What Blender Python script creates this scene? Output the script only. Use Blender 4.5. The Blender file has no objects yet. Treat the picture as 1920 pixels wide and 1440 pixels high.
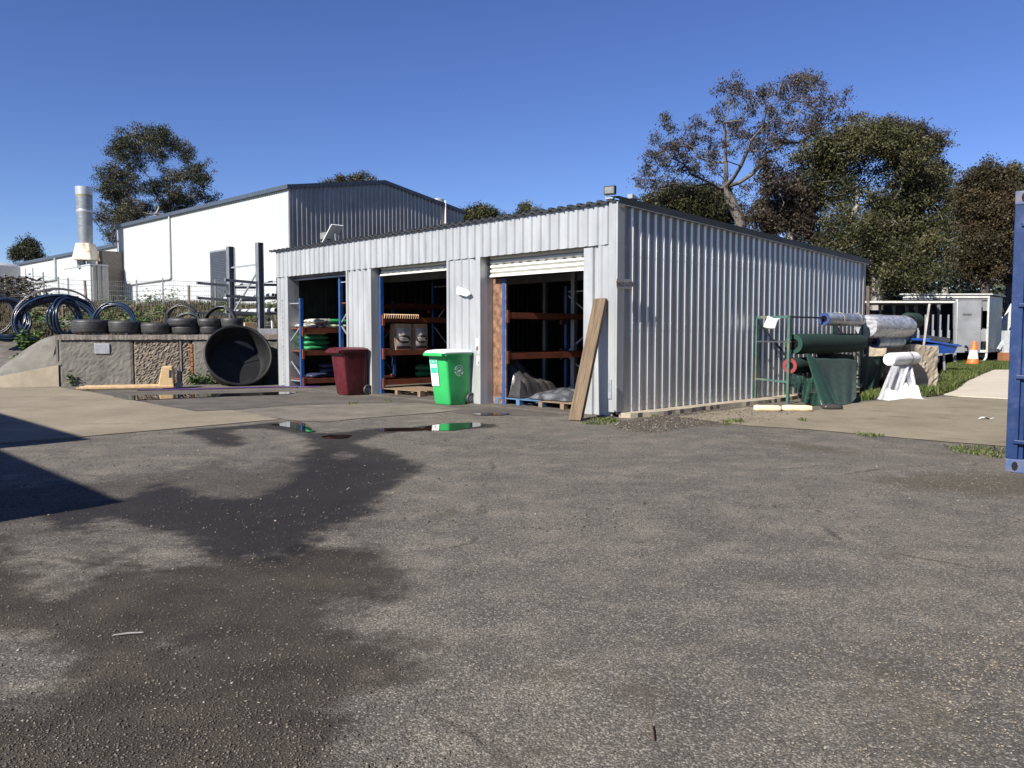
import bpy, math, random
import numpy as np
from mathutils import Vector, Matrix, Quaternion
random.seed(7); rng = np.random.default_rng(7)
R = math.radians
scene = bpy.context.scene
COL = scene.collection

# ---------------- camera ----------------
F, CX, CY, H = 1520.0, 960.0, 720.0, 1.35          # focal length in pixels of a 1920x1440 frame, eye height
TILT = math.atan(95 / F)
cd = bpy.data.cameras.new('camera'); cam = bpy.data.objects.new('camera', cd); COL.objects.link(cam)
cam.location = (0, 0, H); cam.rotation_euler = (math.pi / 2 - TILT, 0, 0)
cd.sensor_width = 36; cd.lens = 36 * F / 1920; cd.clip_end = 2000; cd.clip_start = 0.05
scene.camera = cam
# ---------------- light ----------------
SUN_EL = R(36.5); AZ = R(40.5)                     # light travels towards azimuth AZ (clockwise from +Y)
dv = Vector((math.sin(AZ) * math.cos(SUN_EL), math.cos(AZ) * math.cos(SUN_EL), -math.sin(SUN_EL)))
sl = bpy.data.lights.new('sun', 'SUN'); sun = bpy.data.objects.new('sun', sl); COL.objects.link(sun)
sl.energy = 5.0; sl.angle = R(0.53); sl.color = (1.0, 0.955, 0.88)
sun.rotation_euler = dv.to_track_quat('-Z', 'Y').to_euler(); sun.location = (-20, -25, 30)
w = bpy.data.worlds.new('World'); scene.world = w; w.use_nodes = True
nt = w.node_tree; bg = nt.nodes['Background']
sky = nt.nodes.new('ShaderNodeTexSky'); sky.sky_type = 'NISHITA'; sky.sun_disc = False
sky.sun_elevation = SUN_EL; sky.sun_rotation = AZ + math.pi
sky.altitude = 1800; sky.air_density = 1.0; sky.dust_density = 0.0; sky.ozone_density = 4.5
hs_ = nt.nodes.new('ShaderNodeHueSaturation'); hs_.inputs['Saturation'].default_value = 1.12; hs_.inputs['Hue'].default_value = .517
nt.links.new(sky.outputs[0], hs_.inputs['Color']); nt.links.new(hs_.outputs[0], bg.inputs[0]); bg.inputs[1].default_value = 0.075
vs = scene.view_settings; vs.view_transform = 'Standard'; vs.look = 'None'; vs.gamma = 1; vs.exposure = 0.8
scene.cycles.max_bounces = 5; scene.cycles.diffuse_bounces = 2

# ---------------- pixel -> place helpers ----------------
def ray(px, py):
    x = (px - CX) / F; y = -(py - CY) / F
    return Vector((x, math.cos(TILT) + y * math.sin(TILT), -math.sin(TILT) + y * math.cos(TILT)))
def G(px, py, z=0.0):
    d = ray(px, py); t = (z - H) / d.z; return Vector((d.x * t, d.y * t, z))
def at(px, py, Y):
    d = ray(px, py); t = Y / d.y; return Vector((d.x * t, Y, H + d.z * t))
SA = R(44.2)                                       # the store shed's own axes: X = depth, Y = along its front
V = Vector((math.cos(SA), math.sin(SA), 0)); U = Vector((-math.sin(SA), math.cos(SA), 0))
C0 = G(1155, 783)
def L(x, y, z=0.0): return C0 + V * x + U * y + Vector((0, 0, z))
def toL(p): d = p - C0; return (d.dot(V), d.dot(U), p.z)
def onY(px, py, yl):                               # local (x, z) on the plane y = yl
    d = ray(px, py); O = Vector((0, 0, H)); n = U
    t = (L(0, yl) - O).dot(n) / d.dot(n); q = toL(O + d * t); return q[0], q[2]
def onX(px, py, xl):
    d = ray(px, py); O = Vector((0, 0, H)); n = V
    t = (L(xl, 0) - O).dot(n) / d.dot(n); q = toL(O + d * t); return q[1], q[2]

# ---------------- materials ----------------
def new_mat(name):
    m = bpy.data.materials.new(name); m.use_nodes = True
    n = m.node_tree.nodes; b = n['Principled BSDF']; return m, n, m.node_tree.links, b
def c4(c): return (c[0], c[1], c[2], 1)
def noise(n, l, scale, detail=4, rough=.55, stretch=None, coord='Object'):
    tc = n.new('ShaderNodeTexCoord'); nz = n.new('ShaderNodeTexNoise')
    nz.inputs['Scale'].default_value = scale; nz.inputs['Detail'].default_value = detail; nz.inputs['Roughness'].default_value = rough
    if stretch:
        mp = n.new('ShaderNodeMapping'); mp.inputs['Scale'].default_value = stretch
        l.new(tc.outputs[coord], mp.inputs[0]); l.new(mp.outputs[0], nz.inputs['Vector'])
    else: l.new(tc.outputs[coord], nz.inputs['Vector'])
    return nz
def ramp(n, l, src, a, b, ca=(0, 0, 0), cb=(1, 1, 1)):
    r = n.new('ShaderNodeValToRGB'); r.color_ramp.elements[0].position = a; r.color_ramp.elements[1].position = b
    r.color_ramp.elements[0].color = c4(ca); r.color_ramp.elements[1].color = c4(cb); l.new(src, r.inputs[0]); return r
def mix(n, l, fac, a, b, bt='MIX'):
    m = n.new('ShaderNodeMix'); m.data_type = 'RGBA'; m.blend_type = bt
    for i, v in ((0, fac), (6, a), (7, b)):
        if hasattr(v, 'links'): l.new(v, m.inputs[i])
        elif i == 0: m.inputs[0].default_value = v
        else: m.inputs[i].default_value = c4(v)
    return m.outputs[2]
def mth(n, l, op, a, b=0.0, clamp=False):
    m = n.new('ShaderNodeMath'); m.operation = op; m.use_clamp = clamp
    for i, v in enumerate((a, b)):
        if hasattr(v, 'links'): l.new(v, m.inputs[i])
        else: m.inputs[i].default_value = v
    return m.outputs[0]
def mat(name, c1, c2=None, rough=.6, metal=0, scale=6, bump=0, bscale=40, stretch=None, spec=.5, lo=.35, hi=.65,
        dirt=None, dscale=1.5, damt=.5, detail=4, trans=0):
    m, n, l, b = new_mat(name)
    if c2 is None: c2 = tuple(min(1, x * 1.18) for x in c1); c1 = tuple(x * .88 for x in c1)
    nz = noise(n, l, scale, detail, stretch=stretch); r = ramp(n, l, nz.outputs[0], lo, hi, c1, c2); out = r.outputs[0]
    if dirt:
        n2 = noise(n, l, dscale, 8, .7); r2 = ramp(n, l, n2.outputs[0], .5, .72)
        out = mix(n, l, mth(n, l, 'MULTIPLY', r2.outputs[0], damt), out, dirt)
    l.new(out, b.inputs['Base Color'])
    b.inputs['Roughness'].default_value = rough; b.inputs['Metallic'].default_value = metal
    b.inputs['Specular IOR Level'].default_value = spec
    if trans: b.inputs['Transmission Weight'].default_value = trans
    if bump:
        n3 = noise(n, l, bscale, 6, .65, stretch=stretch); bp = n.new('ShaderNodeBump'); bp.inputs['Strength'].default_value = bump
        bp.inputs['Distance'].default_value = .02; l.new(n3.outputs[0], bp.inputs['Height']); l.new(bp.outputs[0], b.inputs['Normal'])
    return m
M = {}
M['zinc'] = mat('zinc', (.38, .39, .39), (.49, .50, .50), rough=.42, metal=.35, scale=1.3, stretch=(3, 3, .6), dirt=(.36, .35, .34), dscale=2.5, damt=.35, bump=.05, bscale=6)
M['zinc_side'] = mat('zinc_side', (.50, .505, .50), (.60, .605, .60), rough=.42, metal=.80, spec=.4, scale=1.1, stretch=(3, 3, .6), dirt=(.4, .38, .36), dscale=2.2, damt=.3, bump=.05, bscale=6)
M['zinc_dull'] = mat('zinc_dull', (.30, .31, .32), (.40, .41, .42), rough=.5, metal=.5, scale=3)
M['roof_dark'] = mat('roof_dark', (.014, .016, .018), (.025, .028, .031), rough=.7)
M['zinc_shaded'] = mat('zinc_shaded', (.035, .037, .04), (.06, .062, .065), rough=.5, metal=.3, scale=3)  # same zinc as outside, with the interior shade put into its colour
M['barge'] = mat('barge', (.045, .05, .052), (.06, .066, .07), rough=.45, scale=2)
M['cream'] = mat('cream_steel', (.62, .61, .55), (.70, .69, .63), rough=.5, scale=2)
M['white_wall'] = mat('white_wall', (.455, .475, .475), (.52, .54, .54), rough=.6, scale=.6, stretch=(1, 1, .3), dirt=(.39, .40, .38), dscale=.5, damt=.4)
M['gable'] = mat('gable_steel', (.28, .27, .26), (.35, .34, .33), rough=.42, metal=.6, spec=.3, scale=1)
M['gutter_blue'] = mat('gutter_blue', (.045, .06, .085), (.07, .085, .11), rough=.45)
M['dark_steel'] = mat('dark_steel', (.15, .155, .17), (.21, .215, .23), rough=.45, metal=.2, dirt=(.18, .17, .16), dscale=6, damt=.3)
M['galv'] = mat('galvanised', (.36, .38, .40), (.48, .50, .52), rough=.42, metal=.5, scale=14)
M['shutter'] = mat('shutter', (.05, .06, .075), (.07, .08, .10), rough=.45, metal=.2)
M['concrete'] = mat('concrete', (.12, .112, .096), (.20, .188, .162), rough=.9, scale=1.3, bump=.3, bscale=40, dirt=(.055, .048, .04), dscale=1.6, damt=.8, detail=8)
M['rough_concrete'] = mat('rough_concrete', (.11, .09, .07), (.24, .20, .155), rough=.95, scale=9, bump=1.0, bscale=14, dirt=(.09, .07, .055), dscale=3, damt=.6, detail=8)
M['pale_concrete'] = mat('pale_concrete', (.30, .255, .185), (.42, .36, .27), rough=.9, scale=2, bump=.3, bscale=25, dirt=(.25, .2, .15), dscale=1.4, damt=.5, detail=8)
M['cap_concrete'] = mat('cap_concrete', (.13, .115, .10), (.24, .21, .18), rough=.95, scale=5, bump=.9, bscale=16, detail=8)
M['rubber'] = mat('rubber', (.024, .024, .025), (.042, .042, .043), rough=.55, scale=20, dirt=(.09, .085, .08), dscale=5, damt=.35)
M['poly_black'] = mat('poly_black', (.008, .008, .009), (.013, .014, .015), rough=.62, spec=.3, scale=3, dirt=(.035, .032, .03), dscale=3, damt=.5)
M['pipe_blue'] = mat('pipe_blue', (.012, .022, .045), (.02, .04, .08), rough=.25, scale=3)
M['pipe_black'] = mat('pipe_black', (.02, .02, .022), (.035, .035, .04), rough=.3, scale=3)
M['pipe_green'] = mat('pipe_green', (.015, .04, .035), rough=.35)
M['pvc'] = mat('pvc', (.40, .42, .43), (.5, .52, .53), rough=.4)
M['yellow'] = mat('yellow_paint', (.50, .34, .17), (.60, .42, .23), rough=.5, scale=8, dirt=(.25, .18, .14), dscale=7, damt=.6)
M['purple'] = mat('purple_hose', (.07, .03, .13), rough=.4)
M['rack_blue'] = mat('rack_blue', (.016, .06, .19), (.026, .085, .25), rough=.4, dirt=(.1, .12, .15), dscale=8, damt=.3)
M['rack_orange'] = mat('rack_orange', (.15, .04, .02), (.22, .062, .03), rough=.5, scale=5, dirt=(.12, .06, .04), dscale=6, damt=.5)
M['red_bin'] = mat('red_bin', (.068, .007, .011), (.095, .010, .016), rough=.42, scale=5, dirt=(.20, .08, .08), dscale=12, damt=.3)
M['green_bin'] = mat('green_bin', (.028, .38, .10), (.034, .45, .12), rough=.42, scale=2, dirt=(.10, .33, .14), dscale=9, damt=.3)
M['bin_lid'] = mat('bin_lid', (.80, .81, .79), (.86, .87, .85), rough=.35)
M['bin_teal'] = mat('bin_teal', (.06, .48, .34), rough=.4)
M['white'] = mat('white_paint', (.78, .78, .76), (.84, .84, .82), rough=.5)
M['letter'] = mat('letter_grey', (.13, .11, .10), rough=.7)
M['letter_tan'] = mat('letter_tan', (.48, .36, .27), rough=.7)
M['sign_grey'] = mat('sign_grey', (.33, .30, .27), (.42, .39, .36), rough=.8, scale=20)
M['plank'] = mat('plank', (.085, .058, .034), (.19, .135, .08), rough=.85, scale=3, stretch=(14, 14, .8), bump=.4, bscale=4, detail=8, dirt=(.11, .08, .05), dscale=4, damt=.5)
M['plywood'] = mat('plywood', (.09, .040, .022), (.26, .135, .07), rough=.8, scale=2.2, stretch=(1.5, 3, 3.5), dirt=(.36, .24, .15), dscale=6, damt=.6, detail=8)
M['pallet'] = mat('pallet_wood', (.15, .10, .06), (.26, .185, .115), rough=.85, scale=5, stretch=(2, 10, 10))
M['pallet_blue'] = mat('pallet_blue', (.04, .11, .22), (.08, .17, .29), rough=.8, scale=7, dirt=(.25, .2, .15), dscale=9, damt=.5)
M['kraft'] = mat('kraft', (.50, .33, .19), (.60, .42, .26), rough=.85, scale=6, bump=.3, bscale=10)
M['kraft_print'] = mat('kraft_print', (.36, .34, .32), (.48, .45, .42), rough=.7, scale=14)
M['print_pale'] = mat('print_pale', (.55, .52, .48), rough=.7)
M['print_brown'] = mat('print_brown', (.06, .04, .03), rough=.7)
M['sack_green'] = mat('sack_green', (.02, .22, .07), (.04, .30, .11), rough=.45, scale=9)
M['sack_lime'] = mat('sack_lime', (.20, .50, .10), (.62, .66, .52), rough=.5, scale=7, lo=.45, hi=.55)
M['sack_white'] = mat('sack_white', (.55, .55, .48), (.13, .11, .10), rough=.5, scale=6, lo=.52, hi=.6)
M['sack_navy'] = mat('sack_navy', (.016, .026, .06), (.04, .055, .10), rough=.45, scale=8)
M['sack_blue'] = mat('sack_blue', (.12, .33, .62), (.6, .65, .7), rough=.5, scale=9, lo=.5, hi=.56)
M['orange_bag'] = mat('orange_bag', (.80, .17, .03), rough=.5)
M['tarp_black'] = mat('tarp_black', (.03, .03, .03), (.06, .055, .055), rough=.35, scale=4)
M['tarp_clear'] = mat('tarp_clear', (.04, .04, .045), (.16, .17, .18), rough=.25, scale=6)
M['shade_green'] = mat('shade_green', (.005, .022, .016), (.009, .034, .025), rough=.85, scale=12, bump=.2, bscale=60)
M['shade_light'] = mat('shade_light', (.016, .034, .030), (.028, .052, .045), rough=.9, scale=9, bump=.2, bscale=60)
M['shade_bright'] = mat('shade_bright', (.006, .042, .028), (.012, .062, .042), rough=.85, scale=9)
M['frame_green'] = mat('frame_green', (.035, .095, .08), (.06, .135, .115), rough=.55, scale=8, dirt=(.28, .16, .06), dscale=3.2, damt=.8)
M['bar_grey'] = mat('bar_grey', (.07, .07, .08), rough=.5, metal=.4)
M['film'] = mat('film', (.22, .23, .25), (.50, .50, .52), rough=.14, scale=6, stretch=(1, 1, 3), bump=.9, bscale=7, spec=.9)
M['film_dark'] = mat('film_dark', (.13, .16, .19), (.30, .33, .37), rough=.18, scale=6, bump=.9, bscale=8, spec=.9)
M['core_blue'] = mat('core_blue', (.03, .055, .17), rough=.4)
M['red_core'] = mat('red_core', (.24, .035, .035), rough=.6)
M['white_roll'] = mat('white_roll', (.74, .74, .72), (.82, .82, .80), rough=.8, scale=10, bump=.5, bscale=8)
M['canvas'] = mat('canvas', (.62, .48, .30), (.74, .60, .40), rough=.9, scale=9, bump=.3, bscale=14)
M['alu'] = mat('aluminium', (.42, .43, .45), (.56, .58, .60), rough=.36, metal=.5, scale=1.2, dirt=(.35, .30, .25), dscale=1.5, damt=.4)
M['alu_white'] = mat('alu_white', (.52, .52, .48), (.62, .62, .58), rough=.5)
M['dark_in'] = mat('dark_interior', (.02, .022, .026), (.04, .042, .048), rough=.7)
M['blue_plastic'] = mat('blue_plastic', (.014, .07, .32), (.02, .09, .38), rough=.35)
M['cone_orange'] = mat('cone_orange', (.80, .13, .02), (.88, .19, .04), rough=.5, scale=12)
M['container'] = mat('container_blue', (.007, .024, .088), (.012, .035, .118), rough=.42, scale=2.5, dirt=(.07, .09, .16), dscale=5, damt=.6, bump=.06, bscale=12)
M['casting'] = mat('casting', (.035, .08, .2), (.12, .12, .15), rough=.6, scale=9, dirt=(.22, .12, .07), dscale=9, damt=.7)
M['hole'] = mat('hole_black', (.004, .004, .005), rough=.9)
M['rust'] = mat('rust_patch', (.66, .60, .48), (.42, .17, .06), rough=.8, scale=1.6, lo=.53, hi=.66)
M['rust_flat'] = mat('rust_flat', (.28, .12, .05), rough=.8)
M['chimney'] = mat('chimney', (.20, .215, .23), (.28, .30, .31), rough=.45, metal=.4, scale=2, stretch=(1, 1, 3))
M['chimney_stain'] = mat('chimney_stain', (.20, .17, .08), (.28, .26, .17), rough=.6, metal=.1, scale=3, stretch=(1, 1, 4))
M['brick'] = mat('brick_pier', (.20, .17, .14), (.27, .23, .19), rough=.9, scale=6)
M['brick_orange'] = mat('brick_orange', (.42, .26, .15), (.60, .24, .12), rough=.9, scale=.9)
M['bark_pale'] = mat('bark_pale', (.16, .145, .13), (.33, .305, .28), rough=.8, scale=2, stretch=(2, 2, .4))
M['bark_mid'] = mat('bark_mid', (.06, .052, .046), (.16, .14, .125), rough=.85, scale=2, stretch=(2, 2, .4))
M['bark_dark'] = mat('bark_dark', (.045, .038, .033), (.09, .075, .065), rough=.9, scale=2)
M['glass_dark'] = mat('glass_dark', (.01, .013, .03), (.02, .024, .045), rough=.12)
M['lamp_glass'] = mat('lamp_glass', (.16, .165, .15), (.26, .26, .24), rough=.2)
M['wire'] = mat('wire', (.20, .20, .20), rough=.5, metal=.5)
M['post_rust'] = mat('post_rust', (.10, .07, .05), (.17, .13, .10), rough=.8)
M['paper'] = mat('paper', (.80, .80, .77), (.86, .86, .84), rough=.8)
M['card'] = mat('cardboard', (.45, .33, .2), rough=.8)
def water_mat():
    m, n, l, b = new_mat('water')
    b.inputs['Base Color'].default_value = (.012, .011, .010, 1); b.inputs['Roughness'].default_value = .015
    b.inputs['Specular IOR Level'].default_value = .75
    return m
M['water'] = water_mat()
def leaf_mat(name, ca, cb, cc, rough=.5):
    m, n, l, b = new_mat(name)
    a = n.new('ShaderNodeAttribute'); a.attribute_name = 'tone'
    r = n.new('ShaderNodeValToRGB'); e = r.color_ramp.elements; e[0].position = 0; e[0].color = c4(ca); e[1].position = 1; e[1].color = c4(cc)
    q = e.new(.5); q.color = c4(cb); l.new(a.outputs['Fac'], r.inputs[0]); l.new(r.outputs[0], b.inputs['Base Color'])
    b.inputs['Roughness'].default_value = rough; b.inputs['Specular IOR Level'].default_value = .22
    return m
M['leaf_euc'] = leaf_mat('leaf_euc', (.020, .027, .013), (.048, .050, .026), (.100, .078, .045))
M['leaf_red'] = leaf_mat('leaf_red', (.022, .020, .013), (.046, .035, .024), (.088, .066, .046))
M['leaf_green'] = leaf_mat('leaf_green', (.019, .022, .009), (.045, .046, .018), (.100, .092, .040))
M['leaf_brown'] = leaf_mat('leaf_brown', (.018, .018, .009), (.042, .035, .018), (.085, .058, .030))
M['leaf_grey'] = leaf_mat('leaf_grey', (.018, .024, .014), (.038, .046, .028), (.07, .076, .05))
M['grass'] = leaf_mat('grass', (.045, .07, .016), (.085, .125, .028), (.22, .20, .09), .6)
M['dry_grass'] = leaf_mat('dry_grass', (.045, .05, .024), (.11, .092, .055), (.22, .18, .115), .7)
M['shrub'] = leaf_mat('shrub', (.03, .06, .015), (.06, .11, .03), (.12, .18, .06), .6)
M['stone'] = leaf_mat('stone', (.05, .042, .035), (.13, .11, .09), (.42, .37, .31), .8)
M['chip'] = leaf_mat('chip', (.17, .135, .09), (.27, .22, .155), (.42, .36, .27), .8)

# ---------------- object helpers ----------------
def tag(o, label=None, cat=None, group=None, kind=None):
    if label: o['label'] = label
    if cat: o['category'] = cat
    if group: o['group'] = group
    if kind: o['kind'] = kind
    return o
def thing(name, label, cat, loc=(0, 0, 0), rz=0.0, group=None):
    o = bpy.data.objects.new(name, None); COL.objects.link(o); o.empty_display_size = .2
    o.location = loc; o.rotation_euler = (0, 0, rz); return tag(o, label, cat, group)
class MB:
    def __init__(s): s.v = []; s.f = []; s.m = []; s.cur = 0; s.mats = []
    def add(s, vs, fs):
        k = len(s.v); s.v += [tuple(p) for p in vs]; s.f += [tuple(i + k for i in f) for f in fs]; s.m += [s.cur] * len(fs); return s
    def box(s, a, b, mt=None):
        x0, x1 = sorted((a[0], b[0])); y0, y1 = sorted((a[1], b[1])); z0, z1 = sorted((a[2], b[2]))
        vs = [(x0, y0, z0), (x1, y0, z0), (x1, y1, z0), (x0, y1, z0), (x0, y0, z1), (x1, y0, z1), (x1, y1, z1), (x0, y1, z1)]
        if mt is not None: vs = [mt @ Vector(p) for p in vs]
        return s.add(vs, [(0, 3, 2, 1), (4, 5, 6, 7), (0, 1, 5, 4), (1, 2, 6, 5), (2, 3, 7, 6), (3, 0, 4, 7)])
    def bar(s, p, q, wd, ht=None, up=(0, 0, 1)):            # rectangular bar from p to q
        p = Vector(p); q = Vector(q); d = (q - p).normalized(); up = Vector(up)
        if abs(d.dot(up)) > .98: up = Vector((1, 0, 0))
        sd = d.cross(up).normalized(); u2 = sd.cross(d); ht = ht or wd; vs = []
        for c in (p, q):
            for a, b in ((-1, -1), (1, -1), (1, 1), (-1, 1)): vs.append(c + sd * a * wd / 2 + u2 * b * ht / 2)
        return s.add(vs, [(3, 2, 1, 0), (4, 5, 6, 7), (0, 1, 5, 4), (1, 2, 6, 5), (2, 3, 7, 6), (3, 0, 4, 7)])
    def tube(s, pts, r, seg=8, closed=False, caps=True):
        pts = [Vector(p) for p in pts]; n = len(pts); rs = r if isinstance(r, (list, tuple)) else [r] * n
        vs = []; prev = None
        for i, p in enumerate(pts):
            d = (pts[(i + 1) % n] - pts[i - 1]) if closed else (pts[min(i + 1, n - 1)] - pts[max(i - 1, 0)])
            if d.length < 1e-9: d = Vector((0, 0, 1))
            d.normalize()
            if prev is None:
                a = Vector((0, 0, 1)) if abs(d.z) < .9 else Vector((1, 0, 0)); x = d.cross(a).normalized()
            else:
                x = prev - d * prev.dot(d); x = x.normalized() if x.length > 1e-6 else d.orthogonal().normalized()
            prev = x; y = d.cross(x)
            for k in range(seg):
                t = 2 * math.pi * k / seg; vs.append(p + (x * math.cos(t) + y * math.sin(t)) * rs[i])
        fs = []
        for i in range(n if closed else n - 1):
            j = (i + 1) % n
            for k in range(seg): fs.append((i * seg + k, i * seg + (k + 1) % seg, j * seg + (k + 1) % seg, j * seg + k))
        if not closed and caps: fs.append(tuple(range(seg))[::-1]); fs.append(tuple((n - 1) * seg + k for k in range(seg)))
        return s.add(vs, fs)
    def lathe(s, prof, seg=24, mt=None, closed=False):      # profile of (r, z), closed = ring profile
        vs = []; n = len(prof)
        for r, z in prof:
            for k in range(seg):
                t = 2 * math.pi * k / seg; p = Vector((r * math.cos(t), r * math.sin(t), z)); vs.append(mt @ p if mt is not None else p)
        fs = []
        for i in range(n if closed else n - 1):
            j = (i + 1) % n
            for k in range(seg): fs.append((i * seg + k, i * seg + (k + 1) % seg, j * seg + (k + 1) % seg, j * seg + k))
        if not closed:
            if prof[0][0] > 1e-6: fs.append(tuple(range(seg))[::-1])
            if prof[-1][0] > 1e-6: fs.append(tuple((n - 1) * seg + k for k in range(seg)))
        return s.add(vs, fs)
    def prism(s, poly, z0, z1, mt=None):                    # polygon in XY, extruded in Z
        n = len(poly); vs = [Vector((x, y, z0)) for x, y in poly] + [Vector((x, y, z1)) for x, y in poly]
        if mt is not None: vs = [mt @ p for p in vs]
        return s.add(vs, [tuple(range(n))[::-1], tuple(range(n, 2 * n))] + [(i, (i + 1) % n, n + (i + 1) % n, n + i) for i in range(n)])
    def grid(s, fn, nu, nv):
        vs = [fn(i / nu, j / nv) for i in range(nu + 1) for j in range(nv + 1)]
        return s.add(vs, [(i * (nv + 1) + j, (i + 1) * (nv + 1) + j, (i + 1) * (nv + 1) + j + 1, i * (nv + 1) + j + 1) for i in range(nu) for j in range(nv)])
    def corr(s, org, d, nrm, length, z0, z1, pitch=.2135, depth=.035, flank=.02, top=.055, start=.09, off=0.0):
        # ribbed steel sheet: starts at org, runs along d, ribs stand out along nrm; z0/z1 numbers or functions of distance
        org = Vector(org); d = Vector(d); nrm = Vector(nrm); pr = [(0, 0)]; t = start
        while t + 2 * flank + top < length:
            pr += [(t, 0), (t + flank, depth), (t + flank + top, depth), (t + 2 * flank + top, 0)]; t += pitch
        pr.append((length, 0)); vs = []
        for a, b in pr:
            p = org + d * a + nrm * (b + off)
            vs.append((p.x, p.y, z0(a) if callable(z0) else z0)); vs.append((p.x, p.y, z1(a) if callable(z1) else z1))
        return s.add(vs, [(2 * i, 2 * i + 2, 2 * i + 3, 2 * i + 1) for i in range(len(pr) - 1)])
    def build(s, name, m, parent=None, smooth=False, bevel=0, kind=None, angle=None):
        me = bpy.data.meshes.new(name); me.from_pydata(s.v, [], s.f)
        ml = m if isinstance(m, (list, tuple)) else [m]
        for x in ml: me.materials.append(M[x] if isinstance(x, str) else x)
        if len(ml) > 1: me.polygons.foreach_set('material_index', s.m)
        if smooth: me.polygons.foreach_set('use_smooth', [True] * len(me.polygons))
        me.update(); o = bpy.data.objects.new(name, me); COL.objects.link(o)
        if smooth and angle is None: angle = 40
        if smooth:
            try: me.set_sharp_from_angle(angle=R(angle))
            except Exception: pass
        if bevel:
            bm = o.modifiers.new('bevel', 'BEVEL'); bm.width = bevel; bm.segments = 2; bm.limit_method = 'ANGLE'; bm.angle_limit = R(35)
        if parent: o.parent = parent
        if kind: o['kind'] = kind
        return o
def copy_tree(o, parent=None):
    c = o.copy(); COL.objects.link(c)
    if parent: c.parent = parent
    for ch in list(o.children): copy_tree(ch, c)
    return c
def text(name, s, size, mtx, m, parent, ext=.002):
    cu = bpy.data.curves.new('t', 'FONT'); cu.body = s; cu.size = size; cu.extrude = ext; cu.align_x = 'CENTER'; cu.align_y = 'CENTER'
    t = bpy.data.objects.new('t', cu); COL.objects.link(t); bpy.context.view_layer.update()
    me = bpy.data.meshes.new_from_object(t); bpy.data.objects.remove(t); me.transform(mtx); me.materials.clear(); me.materials.append(M[m])
    o = bpy.data.objects.new(name, me); COL.objects.link(o); o.parent = parent; return o
def frame_mtx(org, xax, yax):
    x = Vector(xax).normalized(); y = Vector(yax).normalized(); z = x.cross(y)
    m = Matrix((x, y, z)).transposed().to_4x4(); m.translation = Vector(org); return m
def smoothstep(a, b, x): t = max(0, min(1, (x - a) / (b - a))); return t * t * (3 - 2 * t)
def pillow(mb, cx, cy, cz, sx, sy, sz, seed=0, n=12, m=8, flat=.55):
    r = random.Random(seed); ph = [r.uniform(0, 6.28) for _ in range(6)]
    vs = []; fs = []
    def P(a, b):
        ca, sa, cb, sb = math.cos(a), math.sin(a), math.cos(b), math.sin(b)
        sp = lambda q, e: math.copysign(abs(q) ** e, q)
        x = sp(ca, .45) * sp(cb, .5); y = sp(sa, .45) * sp(cb, .5); z = sp(sb, .8) * (1 - .35 * max(abs(x), abs(y)) ** 4)
        wv = .06 * math.sin(5 * x + ph[0]) * math.cos(4 * y + ph[1]) + .05 * math.sin(9 * y + ph[2] + 3 * x)
        return (cx + x * sx / 2, cy + y * sy / 2, cz + sz / 2 * (z + wv))
    for j in range(m + 1):
        b = -math.pi / 2 + math.pi * j / m
        for i in range(n * 2): vs.append(P(2 * math.pi * i / (n * 2), b))
    N = n * 2
    for j in range(m):
        for i in range(N): fs.append((j * N + i, j * N + (i + 1) % N, (j + 1) * N + (i + 1) % N, (j + 1) * N + i))
    mb.add(vs, fs)

# ================= GROUND =================
def seg_dist(P, a, b):
    ab = b - a; t = np.clip(((P - a) @ ab) / (ab @ ab), 0, 1); return np.linalg.norm(P - (a + t[:, None] * ab), axis=1)
def sdist(P, poly):                                # signed distance, positive inside
    poly = np.array(poly, float); d = np.full(len(P), 1e9); ins = np.zeros(len(P), bool); n = len(poly)
    for i in range(n):
        a, b = poly[i], poly[(i + 1) % n]; d = np.minimum(d, seg_dist(P, a, b))
        c = ((a[1] > P[:, 1]) != (b[1] > P[:, 1])) & (P[:, 0] < (b[0] - a[0]) * (P[:, 1] - a[1]) / (b[1] - a[1] + 1e-12) + a[0]); ins ^= c
    return np.where(ins, d, -d)
def gp(pts): return [tuple(G(x, y).xy) for x, y in pts]
WET = gp([(330, 812), (365, 805), (440, 799), (520, 791), (560, 790), (578, 801), (595, 812), (640, 811), (690, 804), (760, 802), (800, 798), (850, 793), (932, 795), (930, 801), (840, 807), (760, 809), (712, 815), (668, 828), (674, 836), (715, 842), (755, 858), (797, 876), (776, 890), (742, 905), (718, 925), (708, 955), (640, 985), (600, 1010), (585, 1040), (540, 1052), (480, 1050), (430, 1040), (372, 1040), (345, 1008), (290, 992), (240, 985), (150, 1000), (90, 985), (70, 960), (240, 935), (300, 900), (380, 930), (470, 938), (520, 915), (560, 885), (560, 862), (585, 842), (578, 826), (555, 813), (520, 806), (470, 803), (432, 808), (452, 820), (462, 835), (425, 839), (392, 831), (380, 822), (360, 816)])
ISLAND = gp([(622, 852), (640, 848), (660, 850), (668, 856), (650, 860), (630, 857)])
BROWN = gp([(-500, 990), (-60, 1000), (20, 1030), (60, 1075), (120, 1110), (170, 1080), (190, 1040), (240, 1020), (330, 1040), (420, 1050), (500, 1040), (600, 1000), (680, 1010), (740, 1050), (770, 1100), (740, 1130), (640, 1125), (622, 1150), (660, 1185), (740, 1205), (800, 1235), (790, 1270), (700, 1290), (640, 1340), (660, 1400), (620, 1480), (500, 1800), (-600, 1800), (-500, 1330), (-100, 1330), (20, 1330), (110, 1300), (130, 1250), (60, 1190), (-60, 1180), (-400, 1180)])
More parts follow.
